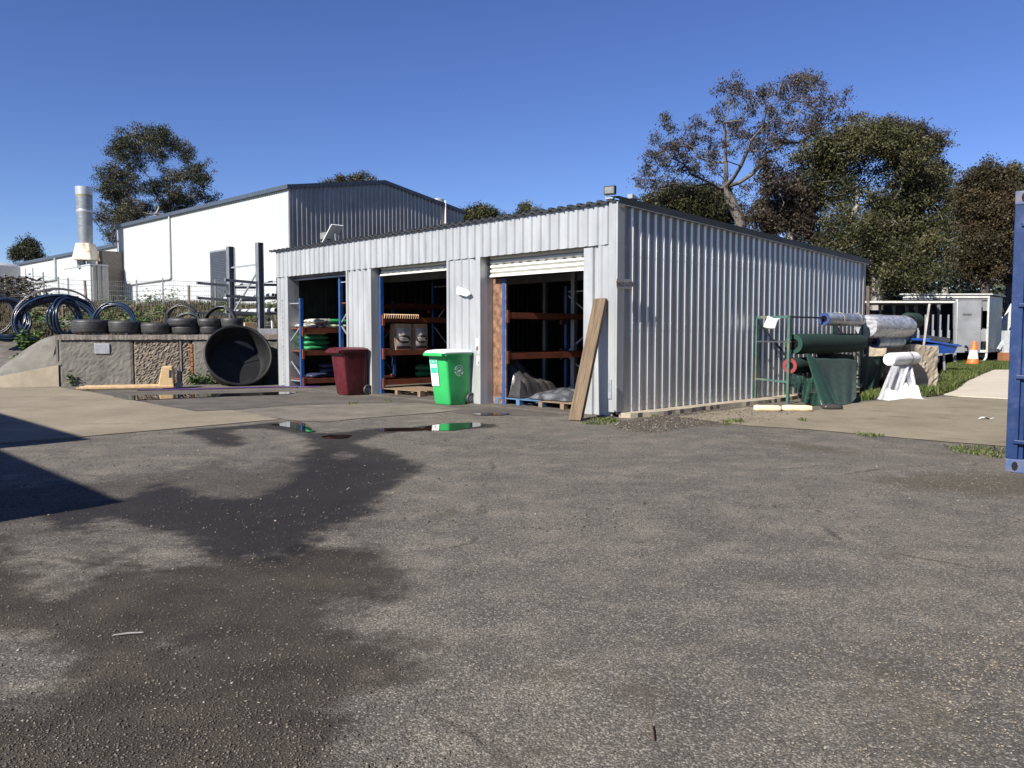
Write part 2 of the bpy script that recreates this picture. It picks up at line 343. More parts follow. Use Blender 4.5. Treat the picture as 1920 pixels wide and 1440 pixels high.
PALE = [gp(p) for p in ([(225, 1010), (330, 1005), (375, 1030), (345, 1065), (300, 1075), (250, 1055)], [(60, 1060), (110, 1050), (130, 1090), (90, 1120), (55, 1100)], [(165, 975), (225, 970), (240, 990), (180, 1000)], [(350, 1200), (400, 1198), (405, 1212), (360, 1214)], [(590, 1000), (650, 985), (700, 1010), (650, 1030), (600, 1025)])]
DAMP = gp([(120, 905), (330, 880), (420, 860), (470, 880), (560, 850), (620, 840), (740, 880), (700, 960), (640, 1010), (560, 1060), (300, 1060), (60, 1020), (-200, 1010), (-200, 930)])
MUD = [gp(p) for p in ([(1150, 790), (1260, 772), (1400, 760), (1530, 765), (1560, 775), (1430, 795), (1300, 800), (1200, 812), (1130, 800)],
    [(1600, 900), (1700, 888), (1850, 885), (2000, 890), (2000, 935), (1850, 932), (1700, 918)], [(1400, 825), (1500, 828), (1620, 848), (1600, 856), (1480, 842)], [(1650, 1030), (1690, 1032), (1705, 1044), (1670, 1050)], [(1060, 1240), (1120, 1232), (1130, 1245), (1080, 1258), (1200, 1285), (1330, 1275), (1260, 1310), (1120, 1300), (1040, 1270), (1000, 1262)], [(1560, 1260), (1680, 1240), (1760, 1300), (1800, 1380), (1700, 1400), (1640, 1330)], [(800, 955), (850, 955), (880, 965), (840, 972), (805, 968)], [(960, 1390), (1060, 1395), (1040, 1430), (950, 1425)], [(720, 1200), (790, 1190), (830, 1215), (760, 1222)])]
def ground():
    xs = np.concatenate([[-900, -300, -120, -60, -35], np.arange(-24, 18.01, .15), [24, 35, 60, 120, 300, 900]])
    ys = np.concatenate([[-60, -20, -5], np.arange(0, 24.01, .15), [27, 32, 40, 55, 80, 120, 250, 500, 1200]])
    X, Y = np.meshgrid(xs, ys, indexing='ij'); P = np.stack([X.ravel(), Y.ravel()], 1)
    Z = np.zeros(len(P)); nx, ny = len(xs), len(ys)
    idx = np.arange(nx * ny).reshape(nx, ny)
    fs = np.stack([idx[:-1, :-1], idx[1:, :-1], idx[1:, 1:], idx[:-1, 1:]], -1).reshape(-1, 4)
    me = bpy.data.meshes.new('asphalt_yard'); me.from_pydata(np.column_stack([P, Z]).tolist(), [], fs.tolist())
    wet = np.minimum(sdist(P, WET), -sdist(P, ISLAND))
    pale = np.max([sdist(P, q) for q in PALE], axis=0)
    for nm, d in (('wet', np.minimum(wet, -pale)), ('damp', np.minimum(sdist(P, DAMP), -pale)), ('brown', np.minimum(sdist(P, BROWN), -pale * 1.5)), ('mud', np.max([sdist(P, m) for m in MUD], axis=0))):
        at_ = me.attributes.new(nm, 'FLOAT', 'POINT'); at_.data.foreach_set('value', np.clip(d, -3, 3).astype(np.float32))
    m, n, l, b = new_mat('asphalt')
    def attr(k):
        a = n.new('ShaderNodeAttribute'); a.attribute_name = k; return a.outputs['Fac']
    big = noise(n, l, .55, 5, .6).outputs[0]; med = noise(n, l, 2.6, 6, .65).outputs[0]; fine = noise(n, l, 85, 4, .9).outputs[0]; mid = noise(n, l, 34, 7, .85).outputs[0]
    edge = noise(n, l, 5, 6, .7).outputs[0]
    base = mix(n, l, ramp(n, l, mth(n, l, 'ADD', mth(n, l, 'MULTIPLY', big, .55), mth(n, l, 'MULTIPLY', med, .45)), .40, .60).outputs[0], (.145, .135, .120), (.245, .222, .186))
    base = mix(n, l, mth(n, l, 'MULTIPLY', ramp(n, l, med, .50, .70).outputs[0], .75), base, (.33, .29, .235))
    base = mix(n, l, mth(n, l, 'MULTIPLY', ramp(n, l, med, .28, .44, (1, 1, 1), (0, 0, 0)).outputs[0], .45), base, (.115, .10, .085))
    # aggregate: dark binder and light stones
    vo = n.new('ShaderNodeTexVoronoi'); vo.inputs['Scale'].default_value = 112; tc = n.new('ShaderNodeTexCoord'); l.new(tc.outputs['Object'], vo.inputs['Vector'])
    dots = ramp(n, l, vo.outputs['Distance'], .30, .62).outputs[0]
    base = mix(n, l, mth(n, l, 'MULTIPLY', dots, .68), base, (.032, .029, .026))
    sep = n.new('ShaderNodeSeparateColor'); l.new(vo.outputs['Color'], sep.inputs[0])
    base = mix(n, l, mth(n, l, 'MULTIPLY', ramp(n, l, sep.outputs[0], .80, .97).outputs[0], .55), base, (.46, .42, .36))
    base = mix(n, l, mth(n, l, 'MULTIPLY', ramp(n, l, fine, .36, .50, (1, 1, 1), (0, 0, 0)).outputs[0], .8), base, (.055, .050, .045))
    base = mix(n, l, mth(n, l, 'MULTIPLY', ramp(n, l, mid, .58, .72).outputs[0], .4), base, (.34, .30, .25))
    vc = n.new('ShaderNodeTexVoronoi'); vc.feature = 'DISTANCE_TO_EDGE'; vc.inputs['Scale'].default_value = .42
    wp = n.new('ShaderNodeMix'); wp.data_type = 'VECTOR'; wp.inputs[0].default_value = .22; nzc = noise(n, l, 2.2, 6, .7); l.new(tc.outputs['Object'], wp.inputs[4]); l.new(nzc.outputs['Color'], wp.inputs[5]); l.new(wp.outputs[1], vc.inputs['Vector'])
    ck = mth(n, l, 'MULTIPLY', ramp(n, l, vc.outputs['Distance'], .002, .010, (1, 1, 1), (0, 0, 0)).outputs[0], ramp(n, l, med, .50, .60).outputs[0])
    base = mix(n, l, mth(n, l, 'MULTIPLY', ck, .7), base, (.03, .026, .022))
    wt = n.new('ShaderNodeTexNoise'); mpw = n.new('ShaderNodeMapping'); mpw.inputs['Rotation'].default_value = (0, 0, R(-48)); mpw.inputs['Scale'].default_value = (.12, 2.2, 1); l.new(tc.outputs['Object'], mpw.inputs[0]); l.new(mpw.outputs[0], wt.inputs['Vector']); wt.inputs['Scale'].default_value = 1.0; wt.inputs['Detail'].default_value = 5
    base = mix(n, l, mth(n, l, 'MULTIPLY', ramp(n, l, wt.outputs[0], .52, .68).outputs[0], .18), base, (.075, .068, .060))
    # brown gravelly dirt
    bd = mth(n, l, 'ADD', attr('brown'), mth(n, l, 'MULTIPLY', mth(n, l, 'SUBTRACT', edge, .5), .8))
    bf = ramp(n, l, mth(n, l, 'ADD', mth(n, l, 'MULTIPLY', bd, 4.0), .5), .1, .95).outputs[0]
    bcol = mix(n, l, ramp(n, l, med, .35, .65).outputs[0], (.038, .032, .028), (.080, .067, .052))
    bcol = mix(n, l, mth(n, l, 'MULTIPLY', ramp(n, l, mid, .55, .7).outputs[0], .5), bcol, (.13, .11, .085))
    bcol = mix(n, l, mth(n, l, 'MULTIPLY', dots, .5), bcol, (.016, .014, .012))
    base = mix(n, l, mth(n, l, 'MULTIPLY', bf, .95), base, bcol)
    dd_ = mth(n, l, 'ADD', attr('damp'), mth(n, l, 'MULTIPLY', mth(n, l, 'SUBTRACT', edge, .5), 1.6))
    df = ramp(n, l, mth(n, l, 'ADD', mth(n, l, 'MULTIPLY', dd_, 1.6), .45), .1, .95).outputs[0]
    base = mix(n, l, mth(n, l, 'MULTIPLY', df, .75), base, mix(n, l, 1.0, base, (.42, .41, .42), 'MULTIPLY'))
    # muddy patches with chips
    md = mth(n, l, 'ADD', attr('mud'), mth(n, l, 'MULTIPLY', mth(n, l, 'SUBTRACT', edge, .55), 1.2))
    mf = ramp(n, l, mth(n, l, 'ADD', mth(n, l, 'MULTIPLY', md, 2.5), .5), .2, .9).outputs[0]
    mcol = mix(n, l, ramp(n, l, mid, .4, .62).outputs[0], (.028, .024, .018), (.15, .13, .095))
    base = mix(n, l, mth(n, l, 'MULTIPLY', mf, .72), base, mcol)
    # wet
    wd = mth(n, l, 'ADD', attr('wet'), mth(n, l, 'MULTIPLY', mth(n, l, 'SUBTRACT', edge, .5), .5))
    soft = ramp(n, l, big, .3, .7).outputs[0]
    wf = ramp(n, l, mth(n, l, 'ADD', mth(n, l, 'MULTIPLY', wd, 5.0), .5), .1, .9).outputs[0]
    wcol = mix(n, l, 1.0, base, (.34, .33, .34), 'MULTIPLY')
    wcol = mix(n, l, .5, wcol, (.020, .018, .018))
    base = mix(n, l, wf, base, wcol)
    base = mix(n, l, 1.0, base, (1.0, .985, .945), 'MULTIPLY')
    l.new(base, b.inputs['Base Color'])
    rg = mix(n, l, wf, (.9, .9, .9), (.75, .75, .75)); l.new(rg, b.inputs['Roughness']); b.inputs['Specular IOR Level'].default_value = .2
    h = mth(n, l, 'ADD', mth(n, l, 'MULTIPLY', dots, -.6), mth(n, l, 'MULTIPLY', fine, .8))
    bp = n.new('ShaderNodeBump'); bp.inputs['Strength'].default_value = .55; bp.inputs['Distance'].default_value = .008
    l.new(h, bp.inputs['Height']); l.new(bp.outputs[0], b.inputs['Normal'])
    me.materials.append(m); o = bpy.data.objects.new('asphalt_yard', me); COL.objects.link(o); o['kind'] = 'structure'
ground()
def jag(pts, amp, step):                           # roughen a ground outline given as world xy
    out = []; r = random.Random(3)
    for i in range(len(pts)):
        a = Vector(pts[i]); b = Vector(pts[(i + 1) % len(pts)]); k = max(1, int((b - a).length / step))
        for j in range(k):
            p = a.lerp(b, j / k); out.append((p.x + r.uniform(-amp, amp), p.y + r.uniform(-amp, amp)))
    return out
def sheet(name, pts, z, m, amp=0.0, step=.3, thick=0.0):
    pts = jag(pts, amp, step) if amp else [tuple(p) for p in pts]
    from mathutils.geometry import tessellate_polygon
    mb = MB(); vs = [Vector((x, y, z)) for x, y in pts]; tri = tessellate_polygon([vs]); n = len(vs)
    mb.add(vs, [tuple(t) for t in tri])
    if thick: mb.add(vs + [Vector((x, y, z - thick)) for x, y in pts], [(i, (i + 1) % n, n + (i + 1) % n, n + i) for i in range(n)])
    o = mb.build(name, m); o.data.validate()
    import bmesh
    bm = bmesh.new(); bm.from_mesh(o.data); bmesh.ops.remove_doubles(bm, verts=bm.verts, dist=1e-5)
    for f in bm.faces:
        f.normal_update()
        if abs(f.normal.z) > .5 and f.normal.z < 0: f.normal_flip()
    bm.to_mesh(o.data); bm.free(); o['kind'] = 'structure'; return o
def slab_mat(name, c1, c2, c3, sc=1.0):
    m, n, l, b = new_mat(name)
    big = noise(n, l, .7 * sc, 6, .65).outputs[0]; med = noise(n, l, 4 * sc, 7, .7, stretch=(1, 1.8, 1)).outputs[0]; fine = noise(n, l, 60, 3, .8).outputs[0]
    c = mix(n, l, ramp(n, l, big, .35, .65).outputs[0], c1, c2); c = mix(n, l, mth(n, l, 'MULTIPLY', ramp(n, l, med, .52, .72).outputs[0], .6), c, c3)
    stn = noise(n, l, .9 * sc, 9, .72, stretch=(1, 1.6, 1)).outputs[0]; c = mix(n, l, mth(n, l, 'MULTIPLY', ramp(n, l, stn, .55, .70).outputs[0], .6), c, tuple(x * .42 for x in c1))
    c = mix(n, l, mth(n, l, 'MULTIPLY', ramp(n, l, fine, .35, .48, (1, 1, 1), (0, 0, 0)).outputs[0], .5), c, tuple(x * .4 for x in c1))
    l.new(c, b.inputs['Base Color']); b.inputs['Roughness'].default_value = .9; b.inputs['Specular IOR Level'].default_value = .25
    bp = n.new('ShaderNodeBump'); bp.inputs['Strength'].default_value = .3; bp.inputs['Distance'].default_value = .006; l.new(fine, bp.inputs['Height']); l.new(bp.outputs[0], b.inputs['Normal'])
    M[name] = m
slab_mat('slab_left', (.21, .178, .125), (.28, .24, .172), (.155, .128, .088))
slab_mat('slab_right', (.20, .168, .118), (.28, .24, .172), (.135, .112, .078))
slab_mat('path_pale', (.50, .44, .35), (.56, .50, .40), (.44, .38, .30))
slab_mat('gravel_strip', (.13, .115, .092), (.21, .185, .15), (.085, .074, .06), 2.5)
slab_mat('apron', (.08, .072, .062), (.135, .118, .098), (.045, .040, .034), 2)
# concrete and worn strips of the yard
sheet('concrete_slab', gp([(-300, 745), (0, 727), (110, 727), (163, 735), (213, 744), (309, 763), (367, 773), (434, 770), (525, 787), (143, 821), (0, 832), (-400, 870)]), .012, 'slab_left', .008, .4, .02)
sheet('apron_strip', gp([(170, 733), (330, 735), (520, 731), (700, 743), (905, 764), (1060, 770), (1080, 778), (900, 780), (760, 762), (560, 758), (440, 768), (372, 771), (312, 761)]), .004, 'apron', .02, .3)
sheet('gravel_strip', gp([(436, 771), (560, 761), (700, 757), (790, 757), (870, 768), (820, 774), (700, 783), (610, 792), (535, 788)]), .008, 'gravel_strip', .03, .2)
sheet('concrete_slab', gp([(1270, 782), (1400, 764), (1530, 770), (1600, 757), (1700, 746), (1775, 745), (1990, 752), (2300, 770), (2300, 880), (1890, 838), (1700, 823), (1520, 806), (1400, 799), (1330, 790)]), .008, 'slab_right', .02, .3)
sheet('footpath', gp([(1766, 740), (1791, 731), (1813, 714), (1863, 692), (1960, 690), (2100, 700), (2080, 748), (1950, 750), (1887, 748), (1800, 744)]), .018, 'path_pale', .03, .4, .02)
sheet('wall_kerb', [tuple(L(x, y).xy) for x, y in ((.05, -.03), (.1, -.22), (.8, -.34), (2, -.33), (2.6, -.28), (3.4, -.36), (4.2, -.40), (5.3, -.32), (6, -.2), (9.4, -.12), (9.4, -.03))], .075, 'pale_concrete', .018, .12, .09)
sheet('shed_floor', [tuple(L(x, y).xy) for x, y in ((-.10, .05), (9.4, .05), (9.4, 11.1), (-.05, 11.1))], .016, 'apron', 0, 1, .02)
# puddles
sheet('puddle', gp([(800, 800), (820, 796.5), (845, 794.5), (880, 793), (905, 793.5), (903, 799), (880, 803), (850, 808), (806, 808), (790, 805)]), .006, 'water', .015, .15)
sheet('puddle', gp([(705, 806), (720, 803.5), (760, 803), (790, 803.5), (795, 807), (760, 809), (715, 809)]), .006, 'water', .012, .15)
sheet('puddle', gp([(602, 819), (620, 816), (645, 815.5), (662, 817), (650, 822), (625, 823), (608, 822)]), .006, 'water', .012, .12)
sheet('puddle', gp([(885, 777.5), (910, 775.5), (940, 775.5), (960, 777), (940, 779.5), (905, 779.8)]), .014, 'water', .012, .12)
sheet('puddle', gp([(505, 797), (540, 791.5), (565, 792), (578, 801), (590, 810), (575, 812), (550, 803), (525, 799)]), .006, 'water', .02, .12)
sheet('puddle', gp([(212, 745), (240, 743), (330, 741), (420, 739), (520, 736), (560, 736), (540, 740), (430, 744), (330, 748), (250, 752), (235, 750)]), .016, 'water', .03, .2)

# ================= RAISED BANK, RETAINING WALL =================
WA = Vector((-11.53, 20.6, 0)); WD = Vector((5.15, 1.35, 0)).normalized(); WN = Vector((-WD.y, WD.x, 0))
def bank_h(X, Y):
    d = Vector((X, Y, 0)) - WA; a = d.dot(WD); b = d.dot(WN)
    up = 1.30 + .35 * smoothstep(4, 12, b) + 1.10 * smoothstep(9, 22, b)
    up += .07 * math.sin(X * .9 + Y * .4) * smoothstep(3, 8, b) + .05 * math.sin(X * 2.3 - Y * 1.1) * smoothstep(3, 8, b)
    if a < 0:
        rmp = up * smoothstep(.3, 7.0, b); k = 1 - smoothstep(0, 2.5, -a); up = rmp + (up - rmp) * k
        if b < 1.6 and a > -2.8: up = min(up, wing_z(a, b) - .03)
    fade = 1 - smoothstep(.02, .10, X / max(Y, 1))
    return max(up * fade, -.05)
def wing_z(a, b):
    k = 1 - smoothstep(0, 2.5, -a); back = 1.30 * smoothstep(.3, 7.0, 1.5) * (1 - k) + 1.31 * k; front = .54 * max(0, 1 + a / 2.7)
    f = max(0, min(1, b / (.38 + 1.12 * (1 - k)))); return front + (back - front) * (1 - (1 - f) ** 2)
def build_bank():
    import bmesh
    mb = MB()
    def fn(x0, x1, y0, y1, nx, ny):
        def f(u, v):
            x = x0 + (x1 - x0) * u; y = y0 + (y1 - y0) * v
            p = L(x, y); return (p.x, p.y, bank_h(p.x, p.y))
        mb.grid(f, nx, ny)
    fn(-14, 60, 11.25, 75, 150, 120)
    fn(9.7, 60, 0, 11.25, 90, 20)
    m, n, l, b = new_mat('bank_soil')
    big = noise(n, l, .5, 6, .65).outputs[0]; med = noise(n, l, 3, 7, .7).outputs[0]
    c = mix(n, l, ramp(n, l, big, .4, .6).outputs[0], (.12, .095, .06), (.09, .10, .04)); c = mix(n, l, ramp(n, l, med, .45, .65).outputs[0], c, (.22, .175, .12))
    # asphalt of the ramp low on the left
    g = n.new('ShaderNodeNewGeometry'); sx = n.new('ShaderNodeSeparateXYZ'); l.new(g.outputs['Position'], sx.inputs[0])
    f1 = ramp(n, l, mth(n, l, 'ADD', mth(n, l, 'MULTIPLY', sx.outputs[2], .5), mth(n, l, 'MULTIPLY', med, .06)), .62, .66, (1, 1, 1), (0, 0, 0)).outputs[0]
    f2 = mth(n, l, 'LESS_THAN', sx.outputs[0], -11.6)
    c = mix(n, l, mth(n, l, 'MULTIPLY', f1, f2), c, mix(n, l, ramp(n, l, med, .4, .6).outputs[0], (.075, .065, .055), (.13, .115, .10)))
    l.new(c, b.inputs['Base Color']); b.inputs['Roughness'].default_value = .95
    o = mb.build('earth_bank', m, smooth=True); o['kind'] = 'structure'
    bm = bmesh.new(); bm.from_mesh(o.data)
    # keep only what lies behind the retaining wall line (right of the wall's end)
    r = bmesh.ops.bisect_plane(bm, geom=bm.verts[:] + bm.edges[:] + bm.faces[:], plane_co=WA, plane_no=WD, clear_inner=False, clear_outer=False)
    r = bmesh.ops.bisect_plane(bm, geom=bm.verts[:] + bm.edges[:] + bm.faces[:], plane_co=WA + WN * .12, plane_no=WN, clear_inner=False, clear_outer=False)
    kill = []
    for f in bm.faces:
        c = f.calc_center_median(); d = c - WA; a = d.dot(WD); bb = d.dot(WN)
        if a < 0 or bb < .12: kill.append(f)
    bmesh.ops.delete(bm, geom=kill, context='FACES'); bm.to_mesh(o.data); bm.free()
    mb = MB(); asx = [0, -.15, -.3, -.5, -.7, -.9, -1.1, -1.3, -1.5, -1.8, -2.1, -2.4, -2.7, -3.1, -4, -5, -7, -9, -12, -20, -40, -60]; bs = [.05 + .25 * i for i in range(40)] + [10.5 + .75 * i for i in range(30)] + [40, 60, 90]
    def f2(u, v): a = asx[round(u * (len(asx) - 1))]; bb = bs[round(v * (len(bs) - 1))]; p = WA + WD * a + WN * bb; return (p.x, p.y, bank_h(p.x, p.y) if a < 0 else bank_h(p.x + WD.x * .002, p.y))
    mb.grid(f2, len(asx) - 1, len(bs) - 1); o2 = mb.build('asphalt_ramp', m, smooth=True); o2['kind'] = 'structure'
build_bank()
RW = math.atan2(WD.y, WD.x)
def wall_px(px, py=700):                            # distance along the retaining wall for a picture column
    d = ray(px, py); O = Vector((0, 0, H)); t = (WA - O).dot(WN) / d.dot(WN); return (O + d * t - WA).dot(WD)
rw = thing('retaining_wall', 'weathered concrete retaining wall holding up the bank beside the shed', 'retaining wall', WA, RW)
xs = [0, wall_px(251), wall_px(338), wall_px(360), wall_px(519) + .3]
def rough_block(x0, x1, z1, amp, y0=0.0, seed=1):
    r = random.Random(seed); mb = MB(); cs = .06 if amp < .01 else .035; nx = max(2, int((x1 - x0) / cs)); nz = int(z1 / cs)
    ph = [[r.uniform(-amp, amp) for _ in range(nz + 1)] for _ in range(nx + 1)]
    for i in (0, nx):
        for j in range(nz + 1): ph[i][j] = .02
    mb.grid(lambda u, v: (x0 + (x1 - x0) * u, y0 + ph[round(u * nx)][round(v * nz)], z1 * v), nx, nz)
    mb.box((x0, y0 + .03, 0), (x1, y0 + .35, z1 - .002)); return mb
tg = rough_block(xs[0] + .01, xs[1] - .015, 1.20, .006); tg.build('block', 'concrete', rw)
rough_block(xs[1] + .015, xs[2], 1.20, .018, .02, 5).build('block', 'rough_concrete', rw)
rough_block(xs[2] + .04, xs[3] - .01, 1.20, .02, .02, 6).build('block', 'rough_concrete', rw)
rough_block(xs[3] + .02, xs[4], 1.20, .006, 0, 7).build('block', 'concrete', rw)
MB().box((xs[0], .10, 0), (xs[4], .30, 1.19)).build('core', 'hole', rw)
MB().box((-.05, .0, 0), (-.002, 2.2, 1.30)).build('end_face', 'concrete', rw)
MB().box((xs[2] + .0, -.01, .35), (xs[2] + .04, .1, 1.2)).build('post', 'cap_concrete', rw)
mb = MB(); r = random.Random(9)
nx = 150; prof = [r.uniform(-.005, .005) for _ in range(nx + 1)]; pz = [r.uniform(-.02, .008) for _ in range(nx + 1)]
mb.grid(lambda u, v: [(xs[4] * u, -.045 + prof[round(u * nx)], 1.19 + pz[round(u * nx)] * .6), (xs[4] * u, -.04 + prof[round(u * nx)], 1.31 + pz[(round(u * nx) + 7) % nx] * .4), (xs[4] * u, .5, 1.325)][round(v * 2)], nx, 2)
mb.build('cap', 'cap_concrete', rw)
p0 = wall_px(179), wall_px(207.5)
mb = MB(); zc = 1.35 - (654 - 625) / F * 20.5; mb.box((p0[0], -.03, zc - .14), (p0[1], -.004, zc + .13)); mb.build('plate', 'galv', rw, bevel=.02)
mb = MB(); rr = random.Random(2)
for k in range(7): z = .25 + k * .12; mb.box((xs[3] - .035 + rr.uniform(-.01, .01), -.012, z), (xs[3] + .02 + rr.uniform(0, .02), .03, z + .10))
mb.build('rust_streak', 'rust_flat', rw)
# sloping wing at the wall's left end
wg = thing('ramp_wing', 'sloping concrete wing wall running down from the left end of the retaining wall', 'ramp wing', WA, RW)
mb = MB(); mb.grid(lambda u, v: (.06 - 2.81 * u, -.02 + 1.55 * v, max(.0, wing_z(min(0, .06 - 2.81 * u), 1.55 * v)) + .004), 24, 10); mb.build('slope', 'concrete', wg, smooth=True)
mb = MB(); mb.grid(lambda u, v: (-2.72 * u, -.025, v * (wing_z(-2.75 * u, 0) + .01)), 20, 4); mb.build('face', 'pale_concrete', wg)

# ================= STORE SHED =================
LX, LY = 9.37, 11.05
def roofz(x): return 3.43 - (3.43 - 3.05) * x / LX
sh = thing('storage_shed', 'long low zinc store shed with three open bays and a ribbed side wall', 'shed', C0, SA)
OP = [(.66, 3.23), (4.22, 6.80), (7.80, 10.45)]
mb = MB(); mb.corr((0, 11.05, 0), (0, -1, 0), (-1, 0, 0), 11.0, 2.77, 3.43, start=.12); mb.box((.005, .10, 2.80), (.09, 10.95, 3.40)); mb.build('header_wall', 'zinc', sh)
for k, (a, b) in enumerate(((3.23, 4.22), (6.80, 7.80))):
    mb = MB(); mb.corr((.02, b, 0), (0, -1, 0), (-1, 0, 0), (b - a) - .13, .015, 2.765, depth=.028, start=.16 if k else .14); mb.box((-.018, a, .015), (.16, a + .13, 2.768)); mb.box((-.012, b - .06, .015), (.16, b, 2.768))
    mb.box((.03, a + .13, .015), (.06, b - .06, 2.76)); mb.build('pillar', 'zinc', sh)
mb = MB(); mb.corr((.02, 11.05, 0), (0, -1, 0), (-1, 0, 0), .46, .0, 2.765, start=.10, depth=.028); mb.box((-.014, 10.45, .0), (.16, 10.60, 2.768)); mb.box((.03, 10.6, 0), (.06, 11.0, 2.76)); mb.build('pillar', 'zinc', sh)
mb = MB(); mb.box((-.045, .47, .02), (.16, .66, 2.74)); mb.corr((.015, .47, 0), (0, -1, 0), (-1, 0, 0), .38, .02, 2.765, depth=.025, start=.07, pitch=.16); mb.box((.03, .1, .02), (.06, .47, 2.76)); mb.build('pillar', 'zinc', sh)
mb = MB(); mb.box((-.05, .0, .09), (-.005, .13, 3.43)); mb.box((-.05, -.045, .12), (.12, -.003, 3.42)); mb.build('corner_flashing', 'zinc', sh)
mb = MB(); mb.corr((0, 0, 0), (1, 0, 0), (0, -1, 0), LX, .05, roofz, start=.13); mb.box((LX - .07, -.045, .05), (LX + .04, .02, 3.04))
for i in range(43):
    x = .13 + i * .2135 + .0475
    for z in (.30, 1.52, 2.72):
        if z < roofz(x) - .3: mb.box((x - .008, -.043, z - .008), (x + .008, -.036, z + .008))
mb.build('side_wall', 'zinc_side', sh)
mb = MB(); mb.corr((LX, 0, 0), (0, 1, 0), (1, 0, 0), LY, .02, 3.04); mb.corr((0, LY, 0), (1, 0, 0), (0, 1, 0), LX, .02, roofz); mb.build('rear_wall', 'zinc_shaded', sh)
# roof: ribs run from front to back
mb = MB(); pr = []; t = -.02
while t < 11.1: pr += [(t, 0), (t + .085, 0), (t + .105, .034), (t + .17, .034), (t + .19, 0)]; t += .2135
x0, x1 = -.075, LX + .1; vs = []
for y, h in pr: vs += [(x0, y, roofz(x0) + .012 + h), (x1, y, roofz(x1) + .012 + h)]
mb.add(vs, [(2 * i, 2 * i + 1, 2 * i + 3, 2 * i + 2) for i in range(len(pr) - 1)])
vs = [];
for y, h in pr: vs += [(x0 + .002, y, roofz(x0) + .012 + h), (x0 + .002, y, roofz(x0) - .025 + h * .7)]
mb.add(vs, [(2 * i, 2 * i + 1, 2 * i + 3, 2 * i + 2) for i in range(len(pr) - 1)])
mb.build('roof', 'roof_dark', sh)
mb = MB()
mb.add([(-.06, -.075, roofz(0) - .045), (LX + .12, -.075, roofz(LX) - .055), (LX + .12, -.075, roofz(LX) + .07), (-.06, -.075, roofz(0) + .07),
        (-.06, .12, roofz(0) + .085), (LX + .12, .12, roofz(LX) + .085), (-.06, -.065, roofz(0) - .045), (LX + .12, -.065, roofz(LX) - .055)], [(0, 1, 2, 3), (3, 2, 5, 4), (0, 6, 7, 1)])
mb.build('barge_board', 'barge', sh)
mb = MB(); mb.add([(-.06, -.081, roofz(0) - .058), (LX + .12, -.081, roofz(LX) - .068), (LX + .12, -.081, roofz(LX) - .050), (-.06, -.081, roofz(0) - .040), (-.06, -.05, roofz(0) - .05), (LX + .12, -.05, roofz(LX) - .06)], [(0, 1, 2, 3), (0, 4, 5, 1)]); mb.build('barge_lip', 'galv', sh)
# interior frame and door tracks
for (a, b) in OP:
    for y in (a, b):
        s = 1 if y == a else -1
        MB().box((.16, y - (.10 if s > 0 else 0), .016), (.30, y + (.10 if s < 0 else 0), 2.9)).build('door_frame', 'zinc_dull', sh)
mb = MB()
for x in (3, 6): mb.box((x, .05, 2.75), (x + .12, LY - .05, 2.95))
for y in (3.6, 7.3):
    for x in (3, 6, 9): mb.box((x, y - .05, .016), (x + .1, y + .05, 2.95))
mb.build('inner_frame', 'zinc_dull', sh)
def slatted(a, b, z0, z1, nm, m, drop=.085):
    mb = MB(); z = z1
    while z > z0 + .01:
        zb = max(z - drop, z0); vs = []
        for y in (a, b): vs += [(.20, y, z), (.165, y, z - .2 * drop), (.160, y, z - .6 * drop), (.20, y, zb + .004)]
        mb.add(vs, [(0, 1, 5, 4), (1, 2, 6, 5), (2, 3, 7, 6)]); z = zb
    mb.box((.15, a, z0 - .03), (.22, b, z0)); return mb.build(nm, m, sh)
slatted(.66, 3.15, 2.43, 2.80, 'roller_door', 'cream')
slatted(4.22, 6.68, 2.64, 2.80, 'roller_door', 'cream')
slatted(7.80, 10.40, 2.70, 2.80, 'roller_door', 'zinc_dull')
mb = MB(); mb.box((.14, 4.22, 2.60), (.20, 6.68, 2.625)); mb.build('door_rail', 'cream', sh)
mb = MB(); mb.box((-.07, .05, .30), (-.052, .115, .62)); mb.box((-.07, -.06, .10), (-.03, -.047, .50)); mb.build('conduit_box', 'galv', sh, bevel=.006)

# ---- lights on the roof ----
def floodlight(loc, rz, lab, sc=1.0, panel=False):
    t = thing('floodlight', lab, 'floodlight', loc, rz, None)
    mb = MB(); s = sc; mb.box((-.05 * s, -.14 * s, .07 * s), (.05 * s, .14 * s, .27 * s)); 
    for k in range(5): mb.box((.05 * s, (-.12 + k * .055) * s, .09 * s), (.08 * s, (-.11 + k * .055) * s, .25 * s))
    mb.build('housing', 'roof_dark', t, bevel=.01)
    MB().box((-.058 * s, -.115 * s, .095 * s), (-.051 * s, .115 * s, .245 * s)).build('lens', 'lamp_glass', t)
    mb = MB(); mb.box((-.02 * s, -.10 * s, -.02), (.02 * s, -.085 * s, .10 * s)); mb.box((-.02 * s, .085 * s, -.02), (.02 * s, .10 * s, .10 * s)); mb.box((-.03, -.1 * s, -.02), (.03, .1 * s, 0)); mb.build('bracket', 'galv', t)
    return t
ff = floodlight(L(-.02, .14, 3.50), SA + R(14), 'black floodlight on the near top corner of the shed', .68)
sp = thing('solar_panel', 'small solar panel tilted on the shed corner behind the black floodlight', 'solar panel', L(.35, -.02, 3.52), SA)
MB().add([(0, .0, .0), (.22, .0, .0), (.22, .1, .0), (0, .1, .0), (0, .0, .07), (0, .1, .07)], [(0, 1, 2, 3), (4, 5, 2, 1), (0, 4, 1), (3, 2, 5), (0, 3, 5, 4)]).build('panel', 'galv', sp)
yl, zl = onX(610, 447, 0.1)
f2 = floodlight(L(.1, yl, 3.48), SA + R(10), 'pale lensed floodlight beside the solar panel on the far end of the shed roof', 1.0)
yl, zl = onX(624, 447, 0.1)
